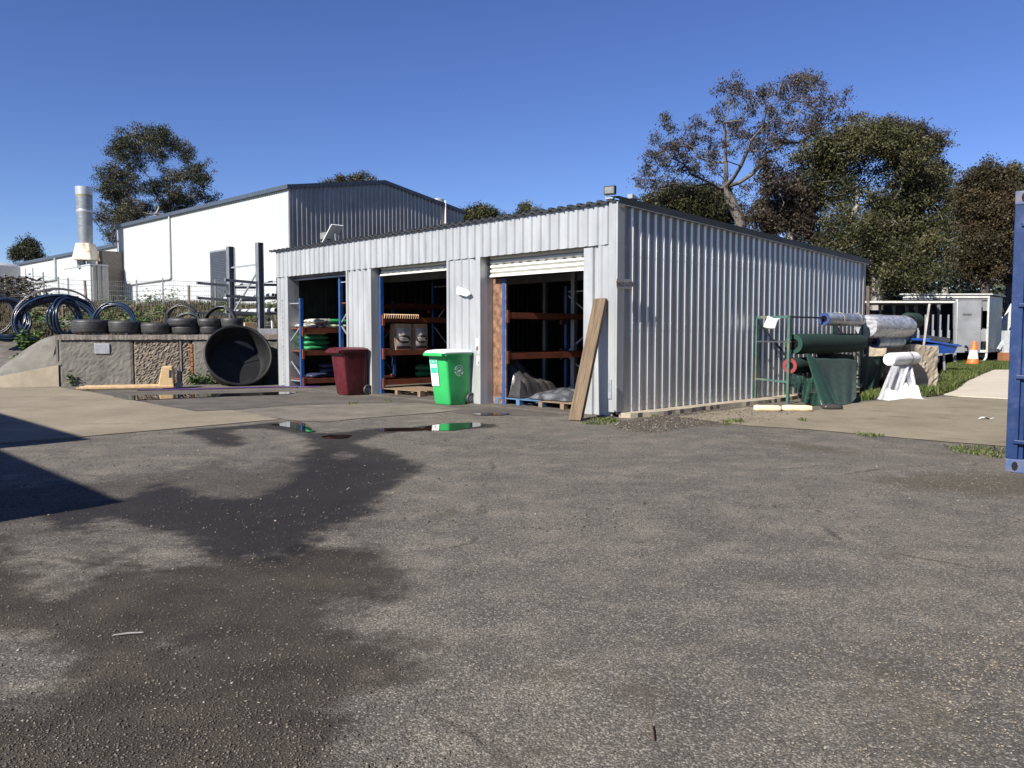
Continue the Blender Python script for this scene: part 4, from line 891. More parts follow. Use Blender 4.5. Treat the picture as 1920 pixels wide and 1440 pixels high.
# ================= CANTILEVER RACK =================
def cant():
    P2 = at(489, 614, 24.0); P1 = P2 + U * 1.75
    z0 = 1.33; base = Vector((P2.x, P2.y, z0))
    t = thing('cantilever_rack', 'grey cantilever rack with long arms holding plastic pipes on the bank', 'rack', base, SA)
    # local X = v (depth), Y = u (away to the left)
    zt = [at(489, 456, 24).z - z0, at(434, 465, P1.y).z - z0]
    y2 = None
    d = ray(434, 600); tt = (P2 - Vector((0, 0, H))).dot(V) / d.dot(V); yy = ((Vector((0, 0, H)) + d * tt) - P2).dot(U)
    for k, (y, zz) in enumerate(((0, zt[0]), (yy, zt[0] + .03))):
        mb = MB(); mb.box((-.085, y - .10, 0), (-.07, y + .10, zz)); mb.box((.07, y - .10, 0), (.085, y + .10, zz)); mb.box((-.07, y - .006, 0), (.07, y + .006, zz)); mb.box((-.084, y - .098, zz), (.084, y + .098, zz + .012)); mb.build('post', 'dark_steel', t)
        mb = MB()
        for z in (.1, .55, 1.0, 1.45): mb.box((-.11, y - .05, z - .09), (-.086, y + .05, z + .09)); mb.box((.086, y - .05, z - .09), (.11, y + .05, z + .09))
        mb.build('bracket', 'dark_steel', t)
        for z in (.10, .60, 1.05, 1.50):
            mb = MB(); mb.bar((-.11, y, z), (-1.05, y, z + .04), .07, .075); mb.box((-1.07, y - .05, z), (-1.05, y + .05, z + .09)); mb.build('arm', 'dark_steel', t)
        for z in (.60, 1.05, 1.45):
            mb = MB(); mb.bar((.11, y, z), (1.0, y, z + .03), .07, .075); mb.build('arm', 'dark_steel', t)
    mb = MB(); mb.bar((0, 0, 2.05), (0, yy, 2.05), .045); mb.bar((0, 0, 1.95), (0, yy, .55), .045); mb.bar((0, 0, .12), (0, yy, .12), .05); mb.build('brace', 'galv', t)
    mb = MB(); mb.box((-.95, -.09, -.02), (1.0, .09, .10)); mb.box((-.95, yy - .09, -.02), (1.0, yy + .09, .10)); mb.build('base', 'dark_steel', t)
    mb = MB(); mb.box((-.12, -1.3, .0), (.0, .0, .16)); mb.build('base_beam', 'dark_steel', t)
    k = 0
    for (x, z, r_, y0) in ((.30, 1.15, .055, -.22), (.42, 1.15, .055, -.17), (.54, 1.15, .055, -.12), (.35, .70, .075, -.30), (.52, .68, .055, .1), (.7, .68, .05, .0), (.4, 1.56, .03, -.6)):
        mb = MB(); n = 16
        mb.lathe([(r_, 0), (r_, 3.2), (r_ * .84, 3.2), (r_ * .84, 0)], n, Matrix.Translation((0, 0, 0)) @ Matrix.Rotation(R(-90), 4, 'X'), closed=True)
        o = mb.build('plastic_pipe', 'pvc', smooth=True); o.location = base + V * x + U * y0 + Vector((0, 0, z)); o.rotation_euler = (0, 0, SA)
        tag(o, ('left pipe of the three on the middle arms of the cantilever rack', 'centre pipe of the three on the middle arms of the cantilever rack', 'right pipe of the three on the middle arms of the cantilever rack', 'fat grey pipe on the lower arms of the cantilever rack', 'slim pipe behind the fat one on the lower arms', 'slimmest pipe at the back of the lower arms', 'thin conduit lying on the top arms of the rack')[k], 'pipe', 'plastic pipes on the cantilever rack'); k += 1
    # crate, trestle and boxes behind
    c = thing('wire_cage', 'white framed wire cage standing behind the right post of the cantilever rack', 'wire cage', at(503, 616, 25.0), SA); c.location.z = 1.34
    mb = MB(); mb.bar((0, -.28, 0), (.0, -.22, .78), .045); mb.bar((0, .40, 0), (0, .46, .78), .045); mb.build('frame', 'white', c)
    mb = MB()
    for i in range(8): mb.bar((0, -.2, .05 + i * .1), (0, .42, .05 + i * .1), .012)
    for i in range(7): mb.bar((0, -.2 + i * .1, .02), (0, -.2 + i * .1, .76), .012)
    mb.build('mesh', 'wire', c)
    c = thing('cardboard_box', 'cardboard box on the bank between the cantilever posts', 'box', at(462, 612, 24.6), SA); c.location.z = 1.34
    MB().box((-.2, -.3, 0), (.2, .25, .33)).build('carton', 'card', c, bevel=.01)
    MB().box((-.21, .02, .1), (-.2, .04, .33)).build('tape', 'canvas', c)
cant()

# ================= BACKGROUND BUILDINGS =================
BA = R(46.2); BU = Vector((-math.sin(BA), math.cos(BA), 0)); BV = Vector((math.cos(R(46.2)), math.sin(R(46.2)), 0))
bc = at(542, 350, 45.0)
wz = bc.z; bz0 = 2.2
wh = thing('warehouse', 'big white gabled steel warehouse on the rise behind the bank', 'warehouse', (bc.x, bc.y, 0), BA)
GL, WLn = 12.9, 24.4; apex = wz + 1.08                # local X = BV (gable width), Y = BU (length)
mb = MB(); mb.corr((0, 0, 0), (0, 1, 0), (-1, 0, 0), WLn, bz0, wz - .1, pitch=.2, depth=.03, start=.1); mb.build('long_wall', 'white_wall', wh)
def gz(s): return wz - .06 + (apex - wz) * (1 - abs(s - GL / 2) / (GL / 2))
mb = MB(); mb.corr((0, 0, 0), (1, 0, 0), (0, -1, 0), GL, bz0, gz, pitch=.30, depth=.06, flank=.035, top=.07, start=.1); mb.build('gable_wall', 'gable', wh)
mb = MB(); mb.box((-.04, -.06, bz0), (.08, .06, wz)); mb.box((GL - .08, -.06, bz0), (GL + .05, .1, wz)); mb.box((-.05, WLn - .06, bz0), (.08, WLn + .06, wz)); mb.build('corner_flashing', 'gable', wh)
mb = MB(); mb.box((0, WLn - .02, bz0), (GL, WLn, wz)); mb.box((GL - .02, 0, bz0), (GL, WLn, wz)); mb.build('rear_wall', 'white_wall', wh)
mb = MB(); z_ = wz + .02
mb.add([(-.12, -.14, z_), (GL / 2, -.14, apex + .05), (GL + .12, -.14, z_), (-.12, WLn + .1, z_), (GL / 2, WLn + .1, apex + .05), (GL + .12, WLn + .1, z_)], [(0, 1, 4, 3), (1, 2, 5, 4)])
mb.build('roof', 'roof_dark', wh)
mb = MB()
for a, b, c, d in (((-.1, z_), (GL / 2, apex + .05), 0, 0), ((GL / 2, apex + .05), (GL + .1, z_), 0, 0)):
    mb.add([(a[0], -.15, a[1] - .14), (b[0], -.15, b[1] - .14), (b[0], -.15, b[1] + .08), (a[0], -.15, a[1] + .08), (a[0], .02, a[1] + .08), (b[0], .02, b[1] + .08)], [(0, 1, 2, 3), (3, 2, 5, 4)])
mb.build('barge_board', 'gutter_blue', wh)
mb = MB(); mb.box((-.20, -.15, wz - .12), (-.03, WLn + .1, wz + .10)); mb.box((GL + .02, -.1, wz - .12), (GL + .16, WLn, wz + .08)); mb.build('gutter', 'gutter_blue', wh)
def on_long(px, py): 
    O = Vector((0, 0, H)); d = ray(px, py); t_ = (Vector((bc.x, bc.y, 0)) - O).dot(BV) / d.dot(BV); p = O + d * t_; return (p - Vector((bc.x, bc.y, 0))).dot(BU), p.z
y1, zt1 = on_long(320, 410); _, zb = on_long(321, 522); ye, ze = on_long(226, 536)
mb = MB(); mb.tube([(-.10, y1, wz - .1), (-.10, y1, zb + .05), (-.10, y1 + .15, zb - .03), (-.10, ye, ze)], .07, 10); mb.build('downpipe', 'pvc', wh, smooth=True)
ya_, za_ = on_long(397, 474); yb_, zb_ = on_long(426, 552); yb_ = ya_ - 3.0
dr = MB(); dr.box((-.09, yb_ - .1, 2.5), (-.02, ya_ + .1, za_ + .1)); dro = dr.build('door_frame', 'zinc_dull', wh)
mb = MB(); z = za_
while z > 2.6: mb.add([(-.105, yb_, z), (-.105, ya_, z), (-.12, ya_, z - .05), (-.12, yb_, z - .05), (-.105, ya_, z - .1), (-.105, yb_, z - .1)], [(0, 1, 2, 3), (3, 2, 4, 5)]); z -= .1
mb.build('roller_door', 'shutter', wh)
mb = MB(); mb.lathe([(.28, 0), (.28, .35), (.42, .35), (.42, .55), (.2, .65)], 14, Matrix.Translation((GL - .8, 1.5, wz + .35))); mb.build('roof_vent', 'alu', wh, smooth=True)
mb = MB(); mb.tube([(GL - 1.6, -.12, bz0), (GL - 1.6, -.12, wz + .55)], .05, 8); mb.build('vent_pipe', 'white', wh)
# low factory at the far left
fc = at(222, 462, 64.0); fac = thing('factory_building', 'low white steel factory at the far left behind the chimney', 'factory', (fc.x, fc.y, 0), BA)
fl = None
O = Vector((0, 0, H)); d = ray(35, 492); t_ = (Vector((fc.x, fc.y, 0)) - O).dot(BV) / d.dot(BV); pL = O + d * t_; flen_ = (pL - Vector((fc.x, fc.y, 0))).dot(BU); fz = fc.z
mb = MB(); mb.corr((0, 0, 0), (0, 1, 0), (-1, 0, 0), flen_, 2.0, fz, pitch=.25, depth=.03); mb.build('long_wall', 'white_wall', fac)
mb = MB(); mb.corr((0, 0, 0), (1, 0, 0), (0, -1, 0), 8, 2.0, fz + .1, pitch=.42, depth=.09, flank=.04, top=.1); mb.build('end_wall', 'gable', fac)
mb = MB(); mb.box((-.2, -.15, fz), (8, flen_ + .1, fz + .25)); mb.build('roof', 'gutter_blue', fac)
def on_fac(px, py):
    d = ray(px, py); t_ = (Vector((fc.x, fc.y, 0)) - O).dot(BV) / d.dot(BV); p = O + d * t_; return (p - Vector((fc.x, fc.y, 0))).dot(BU), p.z
ya1, za1 = on_fac(51, 504); yb1, zb1 = on_fac(64, 547)
o = MB().box((-.10, yb1, 2.2), (-.03, ya1, za1)).build('door_panel', 'pvc', fac); MB().box((-.12, ya1, 2.2), (-.03, ya1 + .25, za1)).build('jamb', 'dark_steel', o)
y1, z1_ = on_fac(106, 483); y2, z2_ = on_fac(107, 523); y3, z3_ = on_fac(34, 536)
mb = MB(); mb.tube([(-.12, y1, fz), (-.12, y1, z2_), (-.12, y3, z3_)], .12, 8); mb.tube([(-.12, y3 + .1, fz), (-.12, y3 + .1, z3_)], .10, 8); mb.build('downpipe', 'pvc', fac, smooth=True)
# brick pier and boiler house
bh0 = at(169, 497, 58.0); bh = thing('boiler_house', 'small ribbed steel boiler house under the chimney flues', 'boiler house', (bh0.x, bh0.y, 0), BA)
def on_bh(px, py, axis='U'):
    d = ray(px, py); n = BV if axis == 'U' else BU; t_ = (Vector((bh0.x, bh0.y, 0)) - O).dot(n) / d.dot(n); p = O + d * t_; return (p - Vector((bh0.x, bh0.y, 0))).dot(BU if axis == 'U' else BV), p.z
lw, _ = on_bh(120, 503); rwid, _ = on_bh(203, 500, 'V')
mb = MB(); mb.corr((0, 0, 0), (0, 1, 0), (-1, 0, 0), lw, 1.8, bh0.z, pitch=.25, depth=.03); mb.build('front_wall', 'white_wall', bh)
mb = MB(); mb.corr((0, 0, 0), (1, 0, 0), (0, -1, 0), rwid, 1.8, bh0.z, pitch=.33, depth=.09, flank=.04, top=.10); mb.build('side_wall', 'gable', bh)
MB().box((-.05, -.1, bh0.z), (rwid, lw, bh0.z + .08)).build('roof', 'pvc', bh)
pr_ = at(208, 497, 61); mb = MB(); mb.box((-.4, -.8, 2), (1.2, .8, at(208, 472, 61).z)); o = mb.build('brick_pier', 'brick'); o.location = (pr_.x - .5, pr_.y, 0); o.rotation_euler = (0, 0, BA); tag(o, 'brown brick pier between the boiler house and the big warehouse', 'brick pier')
chx = thing('chimney', 'tall round steel chimney with a rusty cone base and guy wires', 'chimney', (at(162, 500, 59.5).x, 59.5, 0))
Y_ = 59.5; Z = lambda py: at(160, py, Y_).z; pxm = Y_ / F
mb = MB(); mb.lathe([(11.8 * pxm, Z(458)), (14.0 * pxm, Z(380)), (14.2 * pxm, Z(366))], 28); mb.build('shaft', 'chimney', chx, smooth=True)
mb = MB(); mb.lathe([(13.6 * pxm, Z(393)), (14.25 * pxm, Z(365.5))], 28); mb.build('stained_band', 'chimney_stain', chx, smooth=True)
mb = MB(); mb.lathe([(14.6 * pxm, Z(366)), (15 * pxm, Z(351)), (13.4 * pxm, Z(351)), (13.2 * pxm, Z(360))], 28); mb.lathe([(13.9 * pxm, Z(399)), (14.3 * pxm, Z(397)), (14.3 * pxm, Z(395)), (14 * pxm, Z(394))], 28); mb.build('collar', 'alu', chx, smooth=True)
mb = MB(); sq = rrect(13 * pxm * 1.0, 13 * pxm, .15); b2 = rrect(20 * pxm * .95, 20 * pxm * .95, .2); loft(mb, [[(x, y, Z(488)) for x, y in b2], [(x, y, Z(457)) for x, y in sq]]); mb.build('cone_base', 'rust', chx)
for s in (-1, 1): MB().lathe([(7.5 * pxm, Z(503)), (7.5 * pxm, Z(485))], 16, Matrix.Translation((s * 9 * pxm, 0, 0))).build('flue', 'chimney', chx, smooth=True)
mb = MB(); e1 = at(222, 430, 61.5) - Vector(chx.location); e2 = at(214, 460, 63.5) - Vector(chx.location)
mb.tube([(.5, 0, Z(396)), e1], .03, 5); mb.tube([(.5, 0, Z(407)), e2], .045, 5); mb.build('guy_wire', 'dark_steel', chx)
# white tank at the left edge
tp_ = at(-5, 540, 60); t = thing('storage_tank', 'smooth white storage tank at the left edge of the photo', 'tank', (tp_.x - 1.5, 60, 0))
mb = MB(); rt = 2.8; zt_ = at(0, 492, 60).z
mb.lathe([(rt, 1.8), (rt, zt_ - .3), (rt * .9, zt_ - .08), (rt * .5, zt_ + .02), (0, zt_ + .05)], 40); mb.build('shell', 'white_wall', t, smooth=True); MB().lathe([(rt + .05, 1.7), (rt + .05, 1.95)], 40).build('base_ring', 'pvc', t, smooth=True)
# orange skip/block among the weeds
c = thing('brick_block', 'low orange and cream brick block in the weeds beyond the big coil', 'brick block', at(93, 590, 34), 0); c.location.z = 1.5
MB().box((-.55, -.3, 0), (.5, .3, .75)).build('bricks', 'brick_orange', c)
c = thing('kerb_beam', 'low grey concrete beam lying in the weeds beyond the big coil', 'kerb', at(95, 606, 29), 0); c.location.z = 1.55
MB().box((-1.0, -.15, 0), (1.3, .15, .25)).build('beam', 'concrete', c, bevel=.02)

# wire fence along the bank
fpx = [(12, 1.15), (84, 1.1), (112, 1.0), (130, 1.0), (258, 1.0), (307, 1.0), (405, 1.0)]
fence = thing('wire_fence', 'thin wire fence on steel posts in front of the white buildings', 'fence', (0, 0, 0))
def fpt(px, Y=38): p = at(px, 600, Y); return Vector((p.x, Y, bank_h(p.x, Y)))
for px, hh_ in fpx:
    p = fpt(px); MB().bar(p - Vector((0, 0, .2)), p + Vector((0, 0, hh_ + .35)), .05).build('post', 'wire', fence)
mb = MB()
for k in range(6):
    zz = .15 + k * .22; pts = [fpt(px) + Vector((0, 0, zz)) for px in (-60, 12, 60, 84, 130, 200, 258, 307, 360, 405, 450, 520)]; mb.tube(pts, .008, 4)
for i in range(150): p = fpt(-40 + i * 3.6); mb.tube([p + Vector((0, 0, .1)), p + Vector((0, 0, 1.25))], .005, 3)
mb.build('wire', 'wire', fence)
pz_ = fpt(355, 33); mb = MB(); mb.bar(pz_ - Vector((0, 0, .1)), at(354, 535, 33), .07); tag(mb.build('timber_post', 'post_rust'), 'tall dark post standing behind the first tyre stack', 'post')
pz_ = fpt(164, 33); mb = MB(); mb.bar(pz_, at(159, 526, 33), .07); tag(mb.build('timber_post', 'post_rust'), 'leaning dark post in front of the boiler house', 'post')
pz_ = fpt(146, 32); t = thing('pipe_rail', 'rusty pipe rail behind the big pipe coil', 'rail', (0, 0, 0))
mb = MB(); mb.bar(at(146, 600, 32), at(144, 555, 32), .09); mb.bar(at(118, 595, 32), at(117, 557, 32), .06); mb.build('post', 'post_rust', t)
mb = MB(); mb.bar(at(117, 561, 32), at(145, 562, 32), .06); mb.bar(at(117, 572, 32), at(145, 572, 32), .05); mb.build('rail', 'post_rust', t)

# ================= SHADE CLOTH RACK =================
def cloth_rack(lab, x0, ln, y1, htt, first=True):
    t = thing('roll_rack', lab, 'roll rack', L(x0, y1, 0), SA, 'green pipe racks for fabric rolls')
    dp = .68
    for k, X in enumerate((0, ln)):
        if not first and k == 0: continue
        for yy in (0, dp):
            MB().bar((X, yy, 0), (X, yy, htt), .05).build('post', 'frame_green', t)
        mb = MB(); mb.bar((X, 0, htt - .02), (X, dp, htt - .02), .05); mb.bar((X, 0, .42), (X, dp, .46), .035); mb.build('cross_rail', 'frame_green', t)
        mb = MB(); mb.bar((X, -.05, 1.19), (X, dp, 1.19), .03); mb.build('roll_rest', 'bar_grey', t)
    mb = MB(); mb.bar((0, .02, htt - .02), (ln, .02, htt - .02), .035); mb.bar((0, .0, 1.19), (ln, .0, 1.19), .03); mb.bar((0, .0, .62), (ln, .0, .62), .03); mb.bar((0, .0, .36), (ln, .0, .36), .025); mb.build('bar', 'bar_grey', t)
    mb = MB(); mb.bar((0, dp, htt - .05), (.8, dp * .5, .75), .03); mb.build('strut', 'bar_grey', t); MB().bar((ln, dp, .75), (ln - .7, dp * .5, htt - .1), .03).build('strut', 'bar_grey', t)
    return t
fy = -.72; fz_ = onY(1479, 592, fy)[1]
x0f = onY(1479, 650, fy)[0]; x1f = onY(1617, 650, fy)[0]; x2f = onY(1705, 650, fy)[0]
print('rack', x0f, x1f, x2f, fz_)
cloth_rack('green pipe rack nearest the shed front with green cloth rolls', x0f, x1f - x0f, fy, fz_)
cloth_rack('green pipe rack further back with plastic and white rolls', x1f, x2f - x1f, fy, fz_, False)
def roll(nm, lab, px0, px1, pyc, r_, m, y=None, core=None, corer=.0, wrap=0.0, seed=1, grp='fabric and film rolls on the racks'):
    y = fy - .0 if y is None else y; a, z = onY(px0, pyc, y); b, _ = onY(px1, pyc, y); t = thing(nm, lab, 'roll', L(a, y, z), SA, grp); ln = b - a
    r = random.Random(seed); n = 28; mb = MB(); prof = []; segs = 16
    rings = []
    for i in range(segs + 1):
        u = i / segs; rr = r_ * (1 - (.12 if i in (0, segs) else 0)); sag = -wrap * math.sin(math.pi * u)
        rings.append([(ln * u, (rr + wrap * r.uniform(-.5, .5)) * math.cos(2 * math.pi * k / n), sag * .2 + (rr + wrap * r.uniform(-.5, .5)) * math.sin(2 * math.pi * k / n)) for k in range(n)])
    loft(mb, rings); mb.build('cloth', m, t, smooth=True, angle=60)
    rx = Matrix.Rotation(R(90), 4, 'Y')
    if core:
        mb = MB(); mb.lathe([(r_ * .5, -.012), (r_ * .93, -.012), (r_ * .93, -.03), (r_ * .5, -.03)], 24, rx, closed=True); mb.build('end_ring', core, t, smooth=True)
        MB().lathe([(0, -.01), (r_ * .52, -.01)], 20, rx).build('core_hole', 'hole', t)
    return t, ln
roll('shade_cloth_roll', 'thick dark green shade cloth roll in the middle of the near rack', 1489, 1612, 645, .200, 'shade_green', core='shade_bright')
t_, ln_ = roll('shade_cloth_roll', 'dark green roll with a red end on the lower bar of the near rack', 1482, 1560, 686, .155, 'shade_green', core='red_core', seed=2)
t_, ln_ = roll('film_roll', 'small roll wrapped in clear plastic with a blue end on the top bar', 1546, 1613, 598, .135, 'film_dark', core='core_blue', wrap=.012, seed=3)
mb = MB()
for s in (.35, .85): mb.lathe([(.146, ln_ * s), (.15, ln_ * s + .015), (.146, ln_ * s + .03)], 20, Matrix.Rotation(R(90), 4, 'Y'))
mb.f = [f for f in mb.f if len(f) == 4]; mb.m = [0] * len(mb.f); mb.build('band', 'canvas', t_)
t_, ln_ = roll('film_roll', 'large bulging roll in crinkled clear plastic on the far rack', 1624, 1700, 612, .27, 'film', wrap=.022, seed=4)
mb = MB(); rr_ = random.Random(5)
def tail(u, v): a = v * 6.28; k = .27 * (1 - .65 * u) * (1 + .2 * math.sin(a * 3 + 2)); return (ln_ + u * .42, k * math.cos(a), -.05 * u + k * math.sin(a))
mb.grid(tail, 6, 20); mb.build('loose_film', 'film', t_)
roll('shade_cloth_roll', 'dark green roll end poking out behind the large clear plastic roll', 1700, 1718, 601, .20, 'shade_green', y=fy + .35, seed=6)
roll('film_roll', 'small clear plastic roll under the large one on the far rack', 1640, 1689, 641, .145, 'film_dark', core='core_blue', wrap=.016, seed=7)
t_, ln_ = roll('netting_roll', 'white netting roll tied with a dark string on the far rack', 1667, 1716, 674, .15, 'white_roll', y=fy - .30, wrap=.006, seed=8)
mb = MB(); mb.lathe([(.18, ln_ * .6), (.186, ln_ * .6 + .02), (.18, ln_ * .6 + .04)], 22, Matrix.Rotation(R(90), 4, 'Y')); mb.f = [f for f in mb.f if len(f) == 4]; mb.m = [0] * len(mb.f); mb.build('string', 'bar_grey', t_)
# draped cloths
def drape(nm, lab, cat, top, bot, yt, yb, m, fold=.06, nf=5, seed=1, nu=40, nv=24, back=.0):
    # top and bot: lists of picture points (px,py) left to right; the cloth hangs between them
    r = random.Random(seed); ph = r.uniform(0, 6)
    def poly(pts, u):
        s = u * (len(pts) - 1); i = min(int(s), len(pts) - 2); f = s - i; return (pts[i][0] * (1 - f) + pts[i + 1][0] * f, pts[i][1] * (1 - f) + pts[i + 1][1] * f)
    def f(u, v):
        a = poly(top, u); b = poly(bot, u); px = a[0] * (1 - v) + b[0] * v; py = a[1] * (1 - v) + b[1] * v
        y = yt * (1 - v) + yb * v + fold * math.sin(nf * 6.28 * u + ph + 1.2 * v) * (.3 + .7 * v) + fold * .5 * math.sin(nf * 14 * u + ph * 2) * v
        x, z = onY(px, py, y); return tuple(L(x, y, max(z, .012)))
    mb = MB(); mb.grid(f, nu, nv); o = mb.build(nm, m, smooth=True, angle=80)
    sm = o.modifiers.new('thick', 'SOLIDIFY'); sm.thickness = .006; tag(o, lab, cat); return o
def net_mat(name, c, alpha):
    m, n, l, b = new_mat(name); b.inputs['Base Color'].default_value = c4(c); b.inputs['Roughness'].default_value = .9
    tc = n.new('ShaderNodeTexCoord'); wv = n.new('ShaderNodeTexNoise'); wv.inputs['Scale'].default_value = 120; l.new(tc.outputs['Object'], wv.inputs[0])
    r = ramp(n, l, wv.outputs[0], alpha - .06, alpha + .06); l.new(r.outputs[0], b.inputs['Alpha']); M[name] = m
net_mat('net_green', (.012, .075, .05), .46); net_mat('net_white', (.80, .80, .82), .53)
drape('shade_cloth', 'sheer dark green netting hanging low under the red ended roll', 'shade cloth', [(1486, 699), (1520, 699), (1545, 699)], [(1484, 722), (1505, 755), (1548, 769)], fy - .03, fy - .55, 'net_green', .03, 3, 2)
drape('shade_cloth', 'wide green shade cloth draped from the middle roll down to the ground', 'shade cloth', [(1510, 662), (1530, 672), (1560, 672), (1590, 673), (1606, 676)], [(1540, 762), (1552, 770), (1572, 766), (1590, 764), (1606, 745)], fy - .16, fy - .85, 'shade_light', .035, 2, 3)
drape('shade_cloth', 'brighter green turned edge of cloth hanging in front of the drape', 'shade cloth', [(1512, 663), (1520, 668), (1534, 676)], [(1543, 768), (1560, 768), (1574, 766)], fy - .20, fy - .92, 'shade_bright', .02, 1, 4)
drape('shade_cloth', 'dark green cloth hanging behind the big drape between the posts', 'shade cloth', [(1530, 660), (1560, 662), (1600, 665)], [(1535, 680), (1565, 690), (1606, 700)], fy + .05, fy + .02, 'shade_green', .02, 2, 5)
drape('shade_cloth', 'grey strip edging the green drape near the ground', 'shade cloth', [(1523, 698), (1528, 700), (1531, 703)], [(1543, 770), (1546, 770), (1549, 769)], fy - .27, fy - .97, 'sign_grey', .004, 1, 6)
drape('shade_cloth', 'dark green cloth hanging down from the far rack by its green post', 'shade cloth', [(1616, 668), (1640, 668), (1666, 667)], [(1612, 748), (1625, 748), (1638, 745)], fy - .02, fy - .10, 'shade_green', .03, 2, 7)
drape('white_netting', 'sheer white netting trailing from the white roll onto the ground', 'netting', [(1672, 684), (1690, 685), (1706, 684)], [(1648, 743), (1660, 748), (1676, 742), (1686, 747)], fy - .38, fy - .85, 'net_white', .07, 1.5, 8)
drape('white_netting', 'second sheer white fall of netting at the right of the white roll', 'netting', [(1684, 685), (1700, 685), (1710, 684)], [(1690, 742), (1702, 748), (1722, 744)], fy - .36, fy - .75, 'net_white', .06, 1.3, 9)
mb = MB(); q1 = toL(G(1655, 748)); q2 = toL(G(1735, 749))
r_ = random.Random(77); gs = [(r_.uniform(.15, .85), r_.uniform(.3, .7), r_.uniform(.5, 1), r_.uniform(12, 60)) for _ in range(14)]
def heap(u, v):
    e = smoothstep(0, .18, min(u, v, 1 - u, 1 - v)); z = max(a * math.exp(-((u - x) ** 2 * 2 + (v - y) ** 2) * k) for x, y, a, k in gs); q = abs(math.sin(23 * u + 9 * v + 3 * math.sin(7 * v))) * .25
    p = G(1650 + 84 * u, 750 - 4 * math.sin(3 * u)); a_ = (v - .5) * .55 * (.7 + .3 * math.sin(5 * u + 1)); return (p.x - .2 * a_, p.y + a_, .01 + e * .30 * (z + q * z) * (.6 + .5 * u))
mb = MB(); mb.grid(heap, 60, 30); tag(mb.build('white_netting', 'white_roll'), 'bunched white netting heaped on the ground below the far rack', 'netting')
mb = MB(); p = G(1560, 768); pillow(mb, p.x, p.y, .05, .36, .20, .11, 99); tag(mb.build('folded_cloth', 'tarp_black', smooth=True, angle=80), 'folded black cloth on the ground at the foot of the green drape', 'cloth')
for k, (xa, xb, lab) in enumerate(((1413, 1463, 'left one of two rolled cream canvas mats on the ground'), (1465.5, 1522, 'right one of two rolled cream canvas mats on the ground'))):
    a = G(xa, 771 + (0 if k else 0)); b = G(xb, 772); mb = MB(); n = 10; rr_ = random.Random(k)
    pts = [a.lerp(b, i / n) + Vector((0, 0, .055)) for i in range(n + 1)]; mb.tube(pts, [.045 if i in (0, n) else .056 + rr_.uniform(-.003, .004) for i in range(n + 1)], 16)
    tag(mb.build('canvas_roll', 'canvas', smooth=True, angle=60), lab, 'rolled mat', 'cream canvas mats below the near rack')
# paper sheet on the near frame
t = thing('paper_sheet', 'white paper sheet tied to the top of the near rack', 'paper', (0, 0, 0)); mb = MB()
def pf(u, v):
    a = (1440 + u * 22, 592 + u * 4 - 3 * math.sin(math.pi * u) * -1); b = (1431 + u * 22, 613 + 4 * math.sin(u * 2.6)); px = a[0] * (1 - v) + b[0] * v; py = a[1] * (1 - v) + b[1] * v
    X = x0f - .04 - .03 * math.sin(3 * u + v * 2); y, z = onX(px, py, X); return tuple(L(X, y, z))
mb.grid(pf, 8, 8); mb.build('sheet', 'paper', t, smooth=True, angle=80).modifiers.new('t', 'SOLIDIFY').thickness = .002

# concrete blocks behind the rack
def block(lab, pa, pb, ptop, dep, seed, m='pale_concrete'):
    a = G(*pa); b = G(*pb); d = b - a; w_ = d.length; t = thing('concrete_block', lab, 'concrete block', a, math.atan2(d.y, d.x), 'broken concrete blocks behind the fabric racks'); h = at(pa[0], ptop, a.y).z
    r = random.Random(seed); mb = MB(); nx, nz = 10, 12; off = [[r.uniform(-.02, .02) for _ in range(nz + 1)] for _ in range(nx + 1)]
    tw = lambda u: h * (1 + .03 * math.sin(u * 5 + seed))
    mb.grid(lambda u, v: (w_ * u + off[3][round(v * nz)] * (1 if u < .5 else -1) * 1.5, off[round(u * nx)][round(v * nz)], tw(u) * v), nx, nz)
    mb.grid(lambda u, v: (w_ * u + off[3][nz] * (1 if u < .5 else -1) * 1.5, dep * v + off[round(u * nx)][nz] * (1 - v), tw(u)), nx, 3)
    mb.grid(lambda u, v: (off[3][round(v * nz)] * 1.5, dep * u + off[0][round(v * nz)] * (1 - u), tw(0) * v), 3, nz); mb.grid(lambda u, v: (w_ - off[3][round(v * nz)] * 1.5, dep * u + off[nx][round(v * nz)] * (1 - u), tw(1) * v), 3, nz)
    mb.build('block', m, t)
block('tall broken pale concrete block with a jagged corner left of the grass', (1706, 731), (1757, 729), 648, .5, 1)
block('pale concrete block standing behind the hanging green cloth', (1628, 729), (1690, 730), 650, .5, 2)
# crate trailer and carport group
YT = 37.0
tr = thing('stock_crate', 'tall aluminium sided stock crate on bent skid legs beyond the grass', 'stock crate', (0, 0, 0))
a0 = at(1690, 660, YT); a1 = at(1851, 662, YT); zt0 = at(1851, 553, YT).z; zb0 = at(1851, 661, YT).z; e1 = at(1876, 662, YT + 2.2)
def wallq(nm, p, q, z0, z1, m, off=0.0, u0=0.0, u1=1.0, parent=tr, th=.03):
    a = p.lerp(q, u0); b = p.lerp(q, u1); d = (q - p); d.z = 0; n = Vector((d.y, -d.x, 0)).normalized(); a = a + n * off; b = b + n * off
    vs = [Vector((a.x, a.y, z0)), Vector((b.x, b.y, z0)), Vector((b.x, b.y, z1)), Vector((a.x, a.y, z1))]; vs += [v_ - n * th for v_ in vs]
    return MB().add(vs, [(0, 1, 2, 3), (7, 6, 5, 4), (0, 4, 5, 1), (1, 5, 6, 2), (2, 6, 7, 3), (3, 7, 4, 0)]).build(nm, m, parent)
span = 1851 - 1690; fu = lambda px: (px - 1690) / span
wallq('side_panel', a0, a1, at(1800, 562, YT).z, zt0 - .1, 'alu'); wallq('side_panel', a0, a1, at(1800, 640, YT).z, zb0 + 1.9, 'alu', 0, fu(1838), 1)
